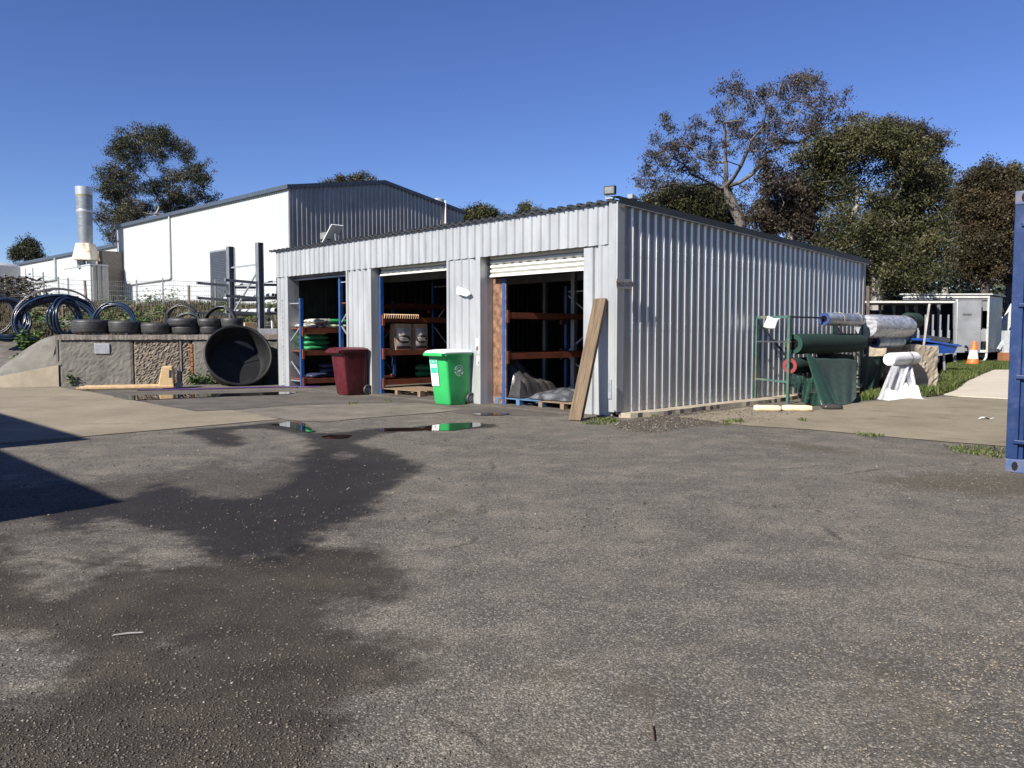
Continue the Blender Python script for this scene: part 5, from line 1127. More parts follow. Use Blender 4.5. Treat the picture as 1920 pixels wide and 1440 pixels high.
wallq('side_panel', a0, a1, zb0, zt0 - .3, 'alu', .01, fu(1792), fu(1838)); wallq('side_panel', a0, a1, at(1800, 616, YT).z, zt0 - .3, 'alu', 0.0, fu(1836), 1)
wallq('door_panel', a0, a1, zb0, at(1800, 563, YT).z, 'alu', .05, fu(1794), fu(1836))
wallq('end_panel', a1, e1, zb0, zt0 - .05, 'zinc_dull'); wallq('corner_post', a0, a1, zb0, zt0, 'alu_white', .04, fu(1848), 1.0); wallq('corner_post', a0, a1, zb0 - .4, zt0 - .2, 'alu_white', .06, fu(1788), fu(1792))
wallq('top_rail', a0, a1, zt0 - .14, zt0 - .03, 'alu_white', .05); wallq('mid_rail', a0, a1, at(1800, 614, YT).z, at(1800, 616.5, YT).z + .06, 'alu_white', .06, fu(1826), 1); wallq('bottom_rail', a0, a1, zb0, zb0 + .12, 'alu_white', .05, fu(1836), 1)
wallq('slot', a0, a1, at(1800, 618, YT).z, at(1800, 576, YT).z, 'hole', .02, fu(1836.5), fu(1839)); wallq('inner_back', a0 + Vector((0, 1.9, 0)), a1 + Vector((0.3, 1.9, 0)), zb0, zt0, 'dark_in')
mb = MB(); mb.add([a0 + Vector((-.2, -.1, zt0 - a0.z)), a1 + Vector((.1, -.1, zt0 - a1.z)), Vector((e1.x + .15, e1.y, zt0)), Vector((e1.x - 3.6, e1.y, zt0))] + [a0 + Vector((-.2, -.1, zt0 - a0.z + .06)), a1 + Vector((.1, -.1, zt0 - a1.z + .06)), Vector((e1.x + .15, e1.y, zt0 + .06)), Vector((e1.x - 3.6, e1.y, zt0 + .06))], [(3, 2, 1, 0), (4, 5, 6, 7), (0, 1, 5, 4), (1, 2, 6, 5), (2, 3, 7, 6), (3, 0, 4, 7)]); mb.build('roof', 'alu_white', tr)
mb = MB(); b = at(1850, 662, YT)
mb.tube([b, b + Vector((-.02, 0, -.2)), b + Vector((-.12, 0, -.36)), b + Vector((-.4, 0, -.42))], .05, 8); mb.build('skid_leg', 'alu_white', tr, smooth=True)
mb = MB(); b = e1.copy(); b.z = zb0; mb.tube([b, b + Vector((0, 0, -.2)), b + Vector((-.08, 0, -.36)), b + Vector((-.3, 0, -.44))], .05, 8); mb.build('skid_leg', 'alu_white', tr, smooth=True)
mb = MB(); b = at(1760, 662, YT); mb.tube([b, b + Vector((0, 0, -.44))], .05, 8); mb.build('skid_leg', 'alu_white', tr, smooth=True)
mb = MB(); fm = frame_mtx(at(1811, 590, YT) + Vector((0, -.09, 0)), (1, 0, 0), (0, 0, 1))
for k in range(6): mb.box((-.2 + k * .07, 0, 0), (-.15 + k * .07, .07, .003), fm)
mb.build('faded_print', 'dark_steel', tr)
# open fronted shelter with bars
YS = 33.0
cs = thing('open_shelter', 'dark open fronted shelter with a pale roof edge and upright bars behind the rolls', 'shelter', (0, 0, 0))
s0 = at(1560, 660, YS); s1 = at(1791, 660, YS); zt = at(1700, 567, YS).z
wallq('roof_edge', s0, s1, zt - .02, zt + .06, 'alu_white', 0, parent=cs); wallq('back_wall', s0 + Vector((0, 2.2, 0)), s1 + Vector((0.2, 2.2, 0)), 0, zt - .25, 'dark_in', 0, parent=cs)
mb = MB(); mb.add([s0 + Vector((0, 0, zt - s0.z)), s1 + Vector((0, 0, zt - s1.z)), s1 + Vector((.2, 2.2, zt - s1.z - .04)), s0 + Vector((0, 2.2, zt - s0.z - .04))], [(0, 1, 2, 3)]); mb.build('roof', 'zinc_dull', cs)
mb = MB()
for px in (1625, 1650, 1676, 1700, 1718, 1740, 1760, 1790): mb.bar(at(px, 640, YS + 2.0), at(px, 568, YS + 2.0), .10)
mb.build('stud', 'dark_steel', cs)
mb = MB()
for k, px in enumerate((1693, 1706, 1721, 1735, 1749, 1763, 1778)): mb.bar(at(px - 1, 640, YS + .3), at(px + .5, 590, YS + .3), .05); mb.bar(at(px + 1.5, 640, YS + .25), at(px + 2, 619, YS + .25), .035)
mb.build('bar', 'alu', cs)
mb = MB(); mb.bar(at(1790, 678, YS), at(1791, 565, YS), .09); mb.bar(Vector((s0.x, s0.y, 0)), s0, .09); mb.build('post', 'galv', cs)
mb = MB(); mb.bar(at(1758, 665, YS - .3), at(1812, 655, YS - .3), .09, .10); mb.bar(at(1730, 660, YS - .3), at(1790, 662, YS - .3), .07); mb.build('tow_bar', 'galv', cs)
# blue tray with black box on it, standing on posts of the shelter
bt = thing('blue_tray', 'bright blue plastic barrow tray beside the tall crate', 'tray', at(1752, 662, 26.2)); mb = MB()
pw = 26.2 / F
loft(mb, [[(x + 8 * pw, y, 0 * pw) for x, y in rrect(22 * pw, .30, .1)], [(x + 2 * pw, y, 17 * pw) for x, y in rrect(33 * pw, .42, .12)]]); mb.box((-40 * pw, -.45, 24 * pw), (-22 * pw, .42, 28 * pw)); mb.build('tub', 'blue_plastic', bt, smooth=True)
mb = MB(); fmx = Matrix.Rotation(R(8), 4, 'Y'); loft(mb, [[tuple(fmx @ Vector((x, y, 17.5 * pw))) for x, y in rrect(36 * pw, .46, .12)], [tuple(fmx @ Vector((x, y, 20 * pw))) for x, y in rrect(36.5 * pw, .47, .12)]]); mb.build('rim', 'blue_plastic', bt)
mb = MB()
for s in (-1, 1): mb.bar((.3 * s, 0, 0), (.35 * s, 0, -bt.location.z), .05)
mb.build('leg', 'galv', bt)
bx = thing('black_box', 'long black plastic box lying on the blue tray', 'box', at(1752, 640, 26.2)); MB().box((-24 * pw, -.2, -3 * pw), (22 * pw, .2, 9 * pw), Matrix.Rotation(R(7), 4, 'Y')).build('case', 'dark_in', bx, bevel=.02)
mb = MB(); mb.bar(at(1732, 650, 23), at(1743, 570, 23.4), .055); tag(mb.build('timber_stake', 'bark_pale'), 'grey timber stake leaning above the broken concrete block', 'stake')
# traffic cone
cn = G(1823, 690); cn = thing('traffic_cone', 'faded orange and white traffic cone standing in the grass', 'traffic cone', G(1823, 689.5)); k = cn.location.y / F
hh_ = 50 * k; cn.rotation_euler = (0, R(3), 0)
rr2 = lambda z: (18 - 13 * z) * k * .5 * 1.35
for nm, a, b, m in (('orange_base', 0, .34, 'cone_orange'), ('white_band', .34, .66, 'white'), ('orange_tip', .66, 1, 'cone_orange')):
    MB().lathe([(rr2(a), a * hh_), (rr2(b), b * hh_)], 20).build(nm, m, cn, smooth=True)
MB().box((-.26, -.26, 0), (.26, .26, .035)).build('foot', 'cone_orange', cn, bevel=.01)
# white ute roof, distant house, mast
u = thing('white_vehicle', 'white van roof just visible above the shelter', 'van', (0, 0, 0)); a = at(1675, 585, 36); 
mb = MB(); mb.box((-1.1, 0, 0), (6.0, 2, .5)); pr = [(x, y) for x, y in rrect(1, 1, .2)]
mb = MB(); loft(mb, [[(x * 1.3 + .6, y * 1.0, 0) for x, y in pr], [(x * 1.25 + .6, y, .55) for x, y in pr], [(x * .95 + .7, y * .9, .75) for x, y in pr]]); o = mb.build('body', 'alu_white', u, smooth=True); o.location = (at(1668, 580, 43).x, 43, at(1668, 580, 43).z)
MB().box((-.2, -1.01, .15), (1.3, -.99, .45)).build('window', 'glass_dark', o)
o.children[0].parent = u; u.children[-1].location = o.location
hs = thing('distant_house', 'far house with a dark pitched roof glimpsed under the trees', 'house', at(1835, 560, 75)); k = 75 / F
MB().box((-18 * k, 0, -2), (8 * k, 4, 14 * k)).build('wall', 'white_wall', hs); mb = MB(); mb.add([(-60 * k, -.5, 4 * k), (12 * k, -.5, 28 * k), (12 * k, 5, 28 * k), (-60 * k, 5, 4 * k), (-60 * k, -.5, 2 * k), (12 * k, -.5, 25 * k)], [(0, 1, 2, 3), (4, 5, 1, 0)]); mb.build('roof', 'roof_dark', hs)
MB().add([(2 * k, -.02, 2 * k), (6 * k, -.02, 2 * k), (6 * k, -.02, 9 * k), (2 * k, -.02, 9 * k)], [(0, 1, 2, 3)]).build('window', 'glass_dark', hs)
gt = thing('grain_auger', 'pale conveyor chute leaning behind the tall crate', 'conveyor', (0, 0, 0)); mb = MB(); mb.bar(at(1868, 640, 40), at(1905, 572, 40), .35, .35); mb.build('chute', 'alu_white', gt); mb = MB(); mb.bar(at(1872, 655, 38), at(1893, 620, 38), .12); mb.bar(at(1884, 668, 38), at(1886, 620, 38), .25); mb.build('leg', 'pvc', gt); MB().bar(at(1876, 670, 38), at(1902, 670, 38), .45).build('base', 'rust_flat', gt)
mb = MB(); mb.bar(at(1627, 600, 33), at(1627, 536, 33), .09); tag(mb.build('steel_post', 'post_rust'), 'rusty brown post beside the far end of the shed wall', 'post')

# ================= SHIPPING CONTAINER =================
ccp = G(1884, 884); ct = thing('shipping_container', 'dark blue steel shipping container cut off by the right edge of the photo', 'shipping container', ccp, SA)
ch = at(1901, 359, ccp.y).z; print('container height', ch)
def cor(y0, y1, z0, z1): return MB().box((0, y0, z0), (.12, y1, z1))
# face looks towards -X; corner at Y=0, extends to -Y
for y0, y1 in ((-.17, 0), (-2.44, -2.27)):
    for z0, z1 in ((.0, .13), (ch - .13, ch)):
        o = MB().box((-.01, y0, z0), (.17, y1, z1)).build('corner_casting', 'casting', ct, bevel=.008)
        yc_ = (y0 + y1) / 2 ; mb = MB(); fmq = frame_mtx((-.013, yc_, (z0 + z1) / 2), (0, -1, 0), (0, 0, 1)); mb.prism([(.028 * math.cos(a_ / 8 * 6.283), .045 * math.sin(a_ / 8 * 6.283)) for a_ in range(8)], -.001, .002, fmq); mb.build('lock_hole', 'hole', o)
mb = MB(); mb.box((0, -.10, .13), (.1, -.0, ch - .13)); mb.box((.03, -.14, .13), (.1, -.10, ch - .13)); mb.build('corner_post', 'container', ct, bevel=.006)
mb = MB(); mb.box((0, -2.44, .13), (.1, -2.34, ch - .13)); mb.build('corner_post', 'container', ct, bevel=.006)
mb = MB(); mb.box((.01, -2.27, .02), (.12, -.17, .13)); mb.box((.01, -2.27, ch - .12), (.12, -.17, ch - .01)); mb.build('end_rail', 'container', ct, bevel=.006)
for y0, y1 in ((-1.215, -.145), (-2.33, -1.225)):
    d_ = MB(); d_.box((.05, y0, .14), (.09, y1, ch - .14))
    for k in range(4): yy = y0 + .1 + k * (y1 - y0 - .1) / 4; d_.box((.025, yy, .25), (.05, yy + .12, ch - .25))
    do = d_.build('door', 'container', ct, bevel=.008)
    for z in (.30, .93, 1.62, ch - .32):
        s = -.145 if y1 > -1.2 else -2.33
        MB().box((.0 - .02, s - .10 if y1 > -1.2 else s, z - .02), (.02, s + .08 if y1 > -1.2 else s + .12, z + .02)).build('hinge', 'container', do, bevel=.008)
    mb = MB(); 
    for yy in (y0 + .3, y1 - .3): mb.tube([(.0, yy, .1), (.0, yy, ch - .1)], .018, 8)
    mb.build('lock_rod', 'galv', do)
mb = MB(); mb.box((.13, -2.42, .14), (6.0, -.02, ch - .02)); mb.build('body', 'container', ct)
mb = MB(); mb.corr((.17, 0, 0), (1, 0, 0), (0, 1, 0), 5.8, .15, ch - .1, pitch=.28, depth=.036, flank=.06, top=.07, off=-.03); mb.build('side_wall', 'container', ct)

# neighbouring building outside the frame on the left (casts the shadow across the yard)
sc_ = G(235, 941); hb = 3.9; dd = Vector((dv.x, dv.y, 0)).normalized() * (hb / math.tan(SUN_EL)); nb = sc_ - dd
nbt = thing('neighbour_shed', 'steel shed standing left of the yard just outside the photo', 'shed', (nb.x, nb.y, 0), SA)
mb = MB(); mb.corr((0, 0, 0), (0, 1, 0), (1, 0, 0), 11, 0, hb - .05); mb.corr((0, 0, 0), (-1, 0, 0), (0, -1, 0), 10, 0, hb - .05); mb.box((-9.9, .02, 0), (-.02, 10.9, hb - .1)); mb.build('wall', 'zinc_dull', nbt)
MB().box((-10, -.0, hb - .1), (0.0, 11, hb)).build('roof', 'roof_dark', nbt)
MB().box((-9.5, 4.2, hb + .001), (0.0, 10.9, hb + .78)).build('upper_wall', 'zinc_dull', nbt)

# ================= LEAVES, TREES, GRASS =================
def leaf_obj(name, cen, size, m, parent=None, droop=.6, tone=None, ratio=.32, kind=None):
    n = len(cen); cen = np.asarray(cen); a = rng.uniform(0, 2 * np.pi, n)
    d = np.stack([np.cos(a), np.sin(a), -droop * rng.uniform(.2, 2.2, n)], 1); d /= np.linalg.norm(d, axis=1)[:, None]
    s = rng.normal(size=(n, 3)); s -= (s * d).sum(1)[:, None] * d; s /= np.linalg.norm(s, axis=1)[:, None]
    sz = (size * rng.uniform(.6, 1.4, n))[:, None]
    v = np.stack([cen - d * sz * .5, cen + s * sz * ratio * .5, cen + d * sz * .5, cen - s * sz * ratio * .5], 1).reshape(-1, 3)
    me = bpy.data.meshes.new(name); me.vertices.add(4 * n); me.vertices.foreach_set('co', v.ravel()); me.loops.add(4 * n); me.loops.foreach_set('vertex_index', np.arange(4 * n))
    me.polygons.add(n); me.polygons.foreach_set('loop_start', np.arange(0, 4 * n, 4)); me.polygons.foreach_set('loop_total', np.full(n, 4)); me.update(calc_edges=True)
    if tone is None: tone = rng.uniform(0, 1, n)
    at_ = me.attributes.new('tone', 'FLOAT', 'FACE'); at_.data.foreach_set('value', np.clip(tone, 0, 1).astype(np.float32))
    me.materials.append(M[m]); o = bpy.data.objects.new(name, me); COL.objects.link(o)
    if parent: o.parent = parent
    if kind: o['kind'] = kind
    return o
def tree(lab, Y, clumps, base_px, zbase, bark, leaf, dens=1.0, lsize=.16, spread=1.0, tr=.3, scale=(1, 0, 0), fork=.35, dep=.9, twigs=1.0, fill=0, droop=.7, grp='trees beyond the yard'):
    """clumps: (x, y, rx, ry) picture ellipses in a zoomed crop; scale = (zoom, ox, oy). Built in 3-D: every clump gets its own depth."""
    zf, ox, oy = scale; r = random.Random(hash(lab) % 1000 if False else len(lab) * 7 + len(clumps))
    xs_ = []
    Wd = max((c[0] for c in clumps)) - min((c[0] for c in clumps)); mid = (max(c[0] for c in clumps) + min(c[0] for c in clumps)) / 2
    half = Wd / zf / 2 * Y / F
    cl = []
    for c in clumps:
        u_ = (c[0] - mid) / (Wd / 2 + 1e-6); room = half * dep * math.sqrt(max(.08, 1 - .85 * u_ * u_)); yy = Y + r.uniform(-room, room)
        p = at(ox + c[0] / zf, oy + c[1] / zf, yy); cl.append((p, c[2] / zf * yy / F, c[3] / zf * yy / F))
    if fill:
        ex = []
        for i in range(len(cl)):
            for j in range(i):
                p, q = cl[i], cl[j]
                if (p[0] - q[0]).length < 1.05 * (p[1] + q[1]) * fill and r.random() < .5: ex.append(((p[0] + q[0]) / 2 + Vector((r.uniform(-.2, .2), r.uniform(-.2, .2), r.uniform(-.1, .2))), (p[1] + q[1]) * .48, (p[2] + q[2]) * .45))
        r.shuffle(ex); cl += ex[:len(cl) * 2]
    b = at(base_px[0], base_px[1], Y); base = Vector((b.x, Y, zbase)); t = thing('eucalyptus_tree', lab, 'tree', base, 0, grp)
    # skeleton: join clumps to the nearest lower node
    top = Vector((b.x, Y, b.z)); nodes = [(base, tr)]; edges = []
    n0 = 5; last = 0
    for i in range(1, n0 + 1):
        p = base.lerp(top, i / n0) + Vector((r.uniform(-.04, .04), r.uniform(-.04, .04), 0)); nodes.append((p, tr * (1 - .25 * i / n0))); edges.append((last, len(nodes) - 1)); last = len(nodes) - 1
    order = sorted(cl, key=lambda c: (c[0] - top).length)
    par = {i + 1: i for i in range(n0)}; 
    dist = [0] * (n0 + 1)
    branch = []
    for (p, rx, ry) in order:
        best = None; bd = 1e9
        for i, (q, rad) in enumerate(nodes):
            if i < 3: continue
            dd_ = (q - p).length + (1.2 if q.z > p.z + .3 else 0) * (q.z - p.z + .5) + dist[i] * .42
            if dd_ < bd: bd = dd_; best = i
        q = nodes[best][0]; ln_ = (p - q).length; ns = max(2, int(ln_ / .8)); cur = best
        bend = Vector((r.uniform(-.16, .16), r.uniform(-.16, .16), -.10)) * ln_
        for k in range(1, ns + 1):
            f = k / ns; m_ = q.lerp(p, f) + bend * math.sin(math.pi * f) + Vector((r.uniform(-.06, .06), r.uniform(-.06, .06), r.uniform(-.06, .06))) * min(1, ln_) * (f < 1)
            nodes.append((m_, 0)); dist.append(dist[cur] + ln_ / ns); par[len(nodes) - 1] = cur; cur = len(nodes) - 1
    # radii by how much each node carries (pipe model)
    load = [0.0] * len(nodes); kids = [0] * len(nodes)
    for i in range(len(nodes) - 1, 0, -1):
        if kids[i] == 0: load[i] = 1
        load[par[i]] += load[i]; kids[par[i]] += 1
    tot = max(load[0], 1); rad = [max(.022, tr * .85 * (l_ / tot) ** .80) for l_ in load]
    mb = MB()
    for i in range(1, len(nodes)):
        j = par[i]; mb.tube([nodes[j][0] - base, nodes[i][0] - base], [min(rad[j], rad[i] * 1.25), rad[i]], 6 if rad[i] > .08 else 4, caps=False)
        # leaves: sprays inside each clump
    P = []; Tn = []; tw = mb
    for (p, rx, ry) in cl:
        area = rx * ry; ns = max(4, int(area * 52 * dens)); tone0 = r.uniform(.2, .75)
        rz_ = (rx + ry) / 2
        for k in range(ns):
            while True:
                v = np.array([r.uniform(-1, 1) for _ in range(3)]); l2 = (v * v).sum()
                if l2 <= 1: break
            v *= (.55 + .45 * l2 ** .5) ** .5 / max(l2 ** .5, .3) ** .35 if l2 > 0 else 1
            v *= r.choice((1, 1, 1, 1.25, 1.45))
            s = p + Vector((v[0] * rx * spread, v[1] * rz_ * spread, v[2] * ry * spread))
            if r.random() < .30 * twigs:
                m_ = p.lerp(s, .5) + Vector((r.uniform(-.1, .1), r.uniform(-.1, .1), r.uniform(-.1, .05))); tw.tube([p - base, m_ - base, s - base], [.022, .016, .008], 3, caps=False)
            nl = int(62 * r.uniform(.6, 1.3)); sr = .19 * (lsize / .16)
            q_ = rng.normal(0, sr, (nl, 3)); q_[:, 2] = q_[:, 2] * .8 - .05
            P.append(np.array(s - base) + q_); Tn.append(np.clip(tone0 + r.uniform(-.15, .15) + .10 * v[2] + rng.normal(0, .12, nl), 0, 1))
    P = np.concatenate(P); Tn = np.concatenate(Tn)
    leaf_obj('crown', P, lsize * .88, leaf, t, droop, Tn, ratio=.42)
    mb.build('trunk', bark, t, smooth=True, angle=80)
    return t
S5 = (4.0, 0, 220)
tree('tall dark eucalyptus with a pale trunk rising behind the big white warehouse', 92, [(1080, 170, 150, 75), (1190, 150, 85, 65), (880, 270, 65, 50), (960, 215, 90, 60), (1330, 225, 85, 45), (1400, 285, 50, 35), (850, 420, 85, 65), (1010, 330, 75, 50), (1480, 400, 90, 55), (1515, 480, 60, 50), (1370, 440, 65, 45), (1250, 455, 70, 50), (1150, 530, 75, 55), (815, 530, 70, 60), (940, 500, 85, 80), (880, 640, 100, 75), (980, 700, 80, 60), (1190, 270, 60, 50), (1440, 590, 80, 50), (1580, 622, 55, 35), (1330, 680, 100, 45), (1090, 680, 60, 50), (860, 760, 100, 60), (960, 770, 80, 55), (870, 880, 55, 60), (1300, 560, 60, 45), (1230, 660, 50, 50), (920, 850, 50, 40)], (293, 400), 3, 'bark_pale', 'leaf_euc', .85, .22, 1.2, .36, S5, fill=.7, twigs=1.8)
tree('small round dark tree behind the factory at the far left', 110, [(215, 960, 60, 50), (160, 1020, 70, 45), (240, 1030, 65, 45), (110, 1030, 30, 30), (290, 1055, 40, 20), (200, 1000, 70, 50)], (50, 480), 3, 'bark_mid', 'leaf_euc', 1.1, .26, 1, .3, S5)
S6 = (2.824, 220, 320)
tree('treetop peeping over the warehouse roof ridge', 95, [(1110, 60, 28, 10), (1180, 48, 32, 16), (1240, 42, 32, 16), (1300, 30, 34, 16), (1340, 46, 24, 10), (1230, 75, 80, 18), (1240, 140, 60, 40)], (650, 375), 3, 'bark_mid', 'leaf_euc', 1.1, .24, 1, .3, S6)
S7 = (5.82, 830, 360)
tree('round treetop just right of the warehouse gable', 85, [(240, 255, 50, 40), (330, 225, 70, 55), (400, 190, 60, 50), (480, 210, 60, 45), (550, 225, 45, 50), (400, 270, 110, 40), (520, 280, 60, 30), (300, 300, 100, 40)], (900, 425), 2, 'bark_mid', 'leaf_green', 1.2, .24, 1, .3, S7)
tree('pointed treetop above the middle of the shed roof', 85, [(900, 165, 45, 50), (940, 205, 60, 35), (850, 225, 60, 30), (1020, 210, 40, 22), (640, 262, 45, 18), (700, 270, 40, 14), (930, 250, 110, 30)], (985, 410), 2, 'bark_mid', 'leaf_green', 1.2, .24, 1, .3, S7)
S45 = (4.5, 1180, 130); k_ = 4.5 / 2.526
def cv(l_): return [((120 - 0) * 0 + ((x / 2.526 + 1160) - 1180) * 4.5, ((y / 2.526 + 120) - 130) * 4.5, rx * k_, ry * k_) for x, y, rx, ry in l_]
A = [(300, 430, 30, 40), (335, 485, 35, 35), (250, 590, 60, 40), (310, 680, 65, 55), (210, 700, 45, 40), (140, 785, 40, 35), (75, 960, 45, 40), (165, 930, 55, 45), (150, 860, 40, 35), (260, 810, 65, 60), (380, 710, 80, 60), (430, 600, 75, 50), (560, 520, 85, 50), (600, 445, 40, 28), (680, 610, 65, 50), (520, 660, 70, 50), (460, 800, 80, 55), (340, 900, 75, 50), (600, 750, 80, 50), (710, 720, 65, 45), (800, 650, 70, 50), (735, 380, 42, 24), (800, 450, 50, 32), (890, 90, 40, 36), (790, 165, 42, 40), (870, 200, 55, 50), (935, 145, 34, 34), (840, 270, 60, 40), (1010, 200, 38, 42), (1000, 300, 55, 50), (1060, 330, 35, 40), (950, 480, 85, 50), (900, 560, 85, 55), (1050, 560, 80, 55), (1130, 480, 50, 40), (1170, 600, 65, 50), (1000, 680, 80, 45), (1150, 290, 50, 40), (1130, 195, 34, 32), (1210, 165, 50, 42), (1180, 340, 40, 30), (690, 850, 50, 60), (560, 900, 70, 45), (430, 960, 60, 40), (990, 1000, 55, 45), (800, 1000, 45, 60), (180, 1000, 40, 30)]
A += cv([(770, 95, 40, 36), (840, 75, 50, 30), (880, 120, 40, 40), (920, 90, 34, 34), (820, 175, 50, 40), (860, 225, 50, 42), (800, 280, 60, 40), (920, 285, 50, 50), (900, 345, 34, 34), (960, 150, 36, 28), (1010, 170, 42, 28), (1062, 165, 26, 34), (1000, 220, 42, 30), (965, 255, 34, 22), (1040, 252, 20, 15), (1115, 265, 38, 28), (1142, 240, 24, 22), (740, 330, 45, 40), (700, 420, 50, 40), (780, 370, 40, 30)])
tree('huge sparse reddish eucalyptus with twisting bare limbs behind the shed', 46, A, (1388, 415), 0, 'bark_mid', 'leaf_red', .78, .15, 1.32, .38, S45, fill=1.0, twigs=2.2, droop=.9)
S2 = (2.526, 1160, 120)
tree('reddish brushy tree low between the sparse tree and the green tree', 42, [(700, 620, 45, 42), (715, 720, 50, 42), (670, 755, 50, 28), (650, 690, 36, 34), (760, 780, 60, 30), (740, 560, 60, 45), (800, 620, 80, 50), (880, 600, 80, 60), (900, 690, 80, 55), (760, 700, 70, 45), (830, 530, 60, 35), (700, 490, 50, 35), (930, 760, 70, 45), (960, 640, 60, 50), (840, 760, 60, 35), (900, 820, 70, 40)], (1480, 440), 0, 'bark_pale', 'leaf_red', 1.2, .16, 1.1, .25, S2, twigs=1.0, fill=1.2)
tree('low olive tree showing over the shed roof left of the sparse tree', 48, [(150, 650, 40, 26), (250, 595, 55, 34), (350, 600, 60, 36), (430, 605, 55, 36), (500, 640, 45, 36), (560, 690, 45, 40), (585, 750, 40, 30), (200, 645, 55, 32), (300, 625, 70, 35), (380, 645, 70, 40), (320, 690, 90, 28), (450, 660, 50, 42), (480, 715, 55, 35), (250, 680, 60, 30), (400, 720, 80, 30), (540, 740, 50, 30), (450, 760, 80, 30)], (1340, 440), 0, 'bark_pale', 'leaf_green', 1.2, .16, 1.1, .25, S2, twigs=1.0, fill=1.2)
B = [(1180, 315, 75, 32), (1260, 330, 75, 50), (1080, 340, 60, 32), (1000, 400, 70, 42), (960, 355, 34, 30), (900, 430, 60, 32), (1330, 380, 70, 52), (1400, 430, 70, 52), (1450, 495, 70, 52), (1505, 560, 50, 55), (1350, 495, 85, 52), (1250, 425, 80, 52), (1150, 415, 80, 52), (1050, 475, 70, 52), (960, 500, 70, 45), (1400, 595, 90, 60), (1480, 655, 70, 60), (1300, 645, 80, 60), (1120, 590, 70, 60), (1010, 600, 60, 55), (1350, 745, 95, 60), (1450, 775, 85, 70), (1250, 765, 85, 55), (1150, 745, 75, 55), (1060, 720, 70, 50), (1200, 860, 80, 60), (1300, 880, 95, 60), (1400, 895, 85, 60), (1500, 850, 65, 70), (1200, 960, 70, 60), (1300, 975, 85, 60), (1420, 990, 75, 50), (1220, 1050, 65, 50), (1010, 850, 60, 42), (1060, 870, 50, 42), (1330, 1050, 90, 40), (1210, 330, 60, 40), (1120, 370, 60, 40)]
tree('broad dense olive green eucalyptus in the middle of the right hand trees', 38, B, (1645, 520), 0, 'bark_pale', 'leaf_green', 1.15, .145, 1.25, .34, S2, twigs=2.0, dep=.5, fill=1.3)
tree('reddish crowned tree rising behind the broad olive tree', 52, [(1250, 285, 45, 28), (1300, 285, 50, 30), (1340, 310, 45, 32), (1410, 305, 52, 32), (1450, 345, 45, 34), (1520, 360, 34, 34), (1400, 370, 45, 32), (1455, 412, 52, 32), (1540, 385, 20, 24), (1380, 430, 60, 40), (1500, 500, 45, 50), (1530, 560, 34, 45)], (1720, 420), 0, 'bark_mid', 'leaf_brown', 1.2, .17, 1.05, .3, S2, twigs=1.0, fill=1)
tree('rounded brown green tree with a dark trunk at the right', 45, [(1730, 510, 80, 42), (1690, 580, 75, 52), (1800, 520, 65, 42), (1760, 610, 90, 60), (1680, 670, 80, 52), (1760, 715, 90, 60), (1700, 800, 80, 55), (1800, 820, 65, 60), (1700, 890, 70, 50), (1810, 620, 50, 50), (1800, 720, 50, 50), (1790, 920, 70, 50), (1720, 980, 90, 50), (1640, 900, 50, 50)], (1850, 430), 0, 'bark_dark', 'leaf_brown', 1.4, .16, 1.15, .30, S2, dep=.5, twigs=.6, fill=1.3)
tree('dark green tree half hidden behind the blue container', 50, [(1870, 515, 45, 40), (1860, 590, 50, 60), (1900, 560, 40, 50), (1850, 720, 50, 70), (1850, 860, 45, 70), (1850, 980, 45, 60), (1900, 700, 60, 80), (1900, 900, 60, 90)], (1898, 430), 0, 'bark_mid', 'leaf_green', 1.4, .17, 1.1, .3, S2, fill=1.3, twigs=.5)
tree('slender pale trunked tree between the olive tree and the rounded tree', 50, [(1590, 605, 40, 28), (1600, 660, 50, 45), (1640, 610, 42, 32), (1620, 760, 50, 50), (1590, 840, 55, 50), (1560, 720, 40, 50), (1580, 930, 70, 50), (1560, 1000, 70, 45), (1640, 1000, 70, 45), (1500, 980, 60, 45)], (1776, 430), 0, 'bark_pale', 'leaf_grey', 1.3, .16, 1.1, .26, S2, twigs=.7, fill=1.2)
# distant scrub mass behind the right hand trees
cs_ = []; r = random.Random(11)
for i in range(420):
    px = r.uniform(1130, 2050); Y = r.uniform(60, 75); p = at(px, 560, Y); hgt = (5.5 + 2.5 * math.sin(px * .013) + (1.5 if px > 1500 else -1.2))
    for k in range(60): cs_.append((p.x + r.gauss(0, 1.6), Y + r.gauss(0, 1.2), abs(r.uniform(0, 1)) ** .7 * hgt))
leaf_obj('far_scrub', cs_, .55, 'leaf_grey', None, .6, kind='stuff', ratio=.5)['label'] = 'dark distant scrub behind the trees'
cs_ = []  # leafy belt added out of view to darken side wall reflections
for i in range(260):
    Y = r.uniform(-12, 34); X = max(26, Y * .80 + 9) + r.uniform(0, 5)
    for k in range(130): cs_.append((X + r.gauss(0, 1.3), Y + r.gauss(0, 1.3), r.uniform(0, 14)))
leaf_obj('added_tree_belt', cs_, .7, 'leaf_brown', None, .6, kind='stuff', ratio=.6)['label'] = 'added unseen belt of trees that darkens the reflections in the shed side wall'
cs_ = []
for i in range(160):
    px = r.uniform(-120, 60); Y = r.uniform(36, 42); p = at(px, 590, Y); z = bank_h(p.x, Y)
    for k in range(30): cs_.append((p.x + r.gauss(0, .4), Y + r.gauss(0, .4), z + r.uniform(0, 1.3)))
leaf_obj('brown_scrub', cs_, .22, 'leaf_red', None, .2, kind='stuff')['label'] = 'brown scrub in front of the white tank'

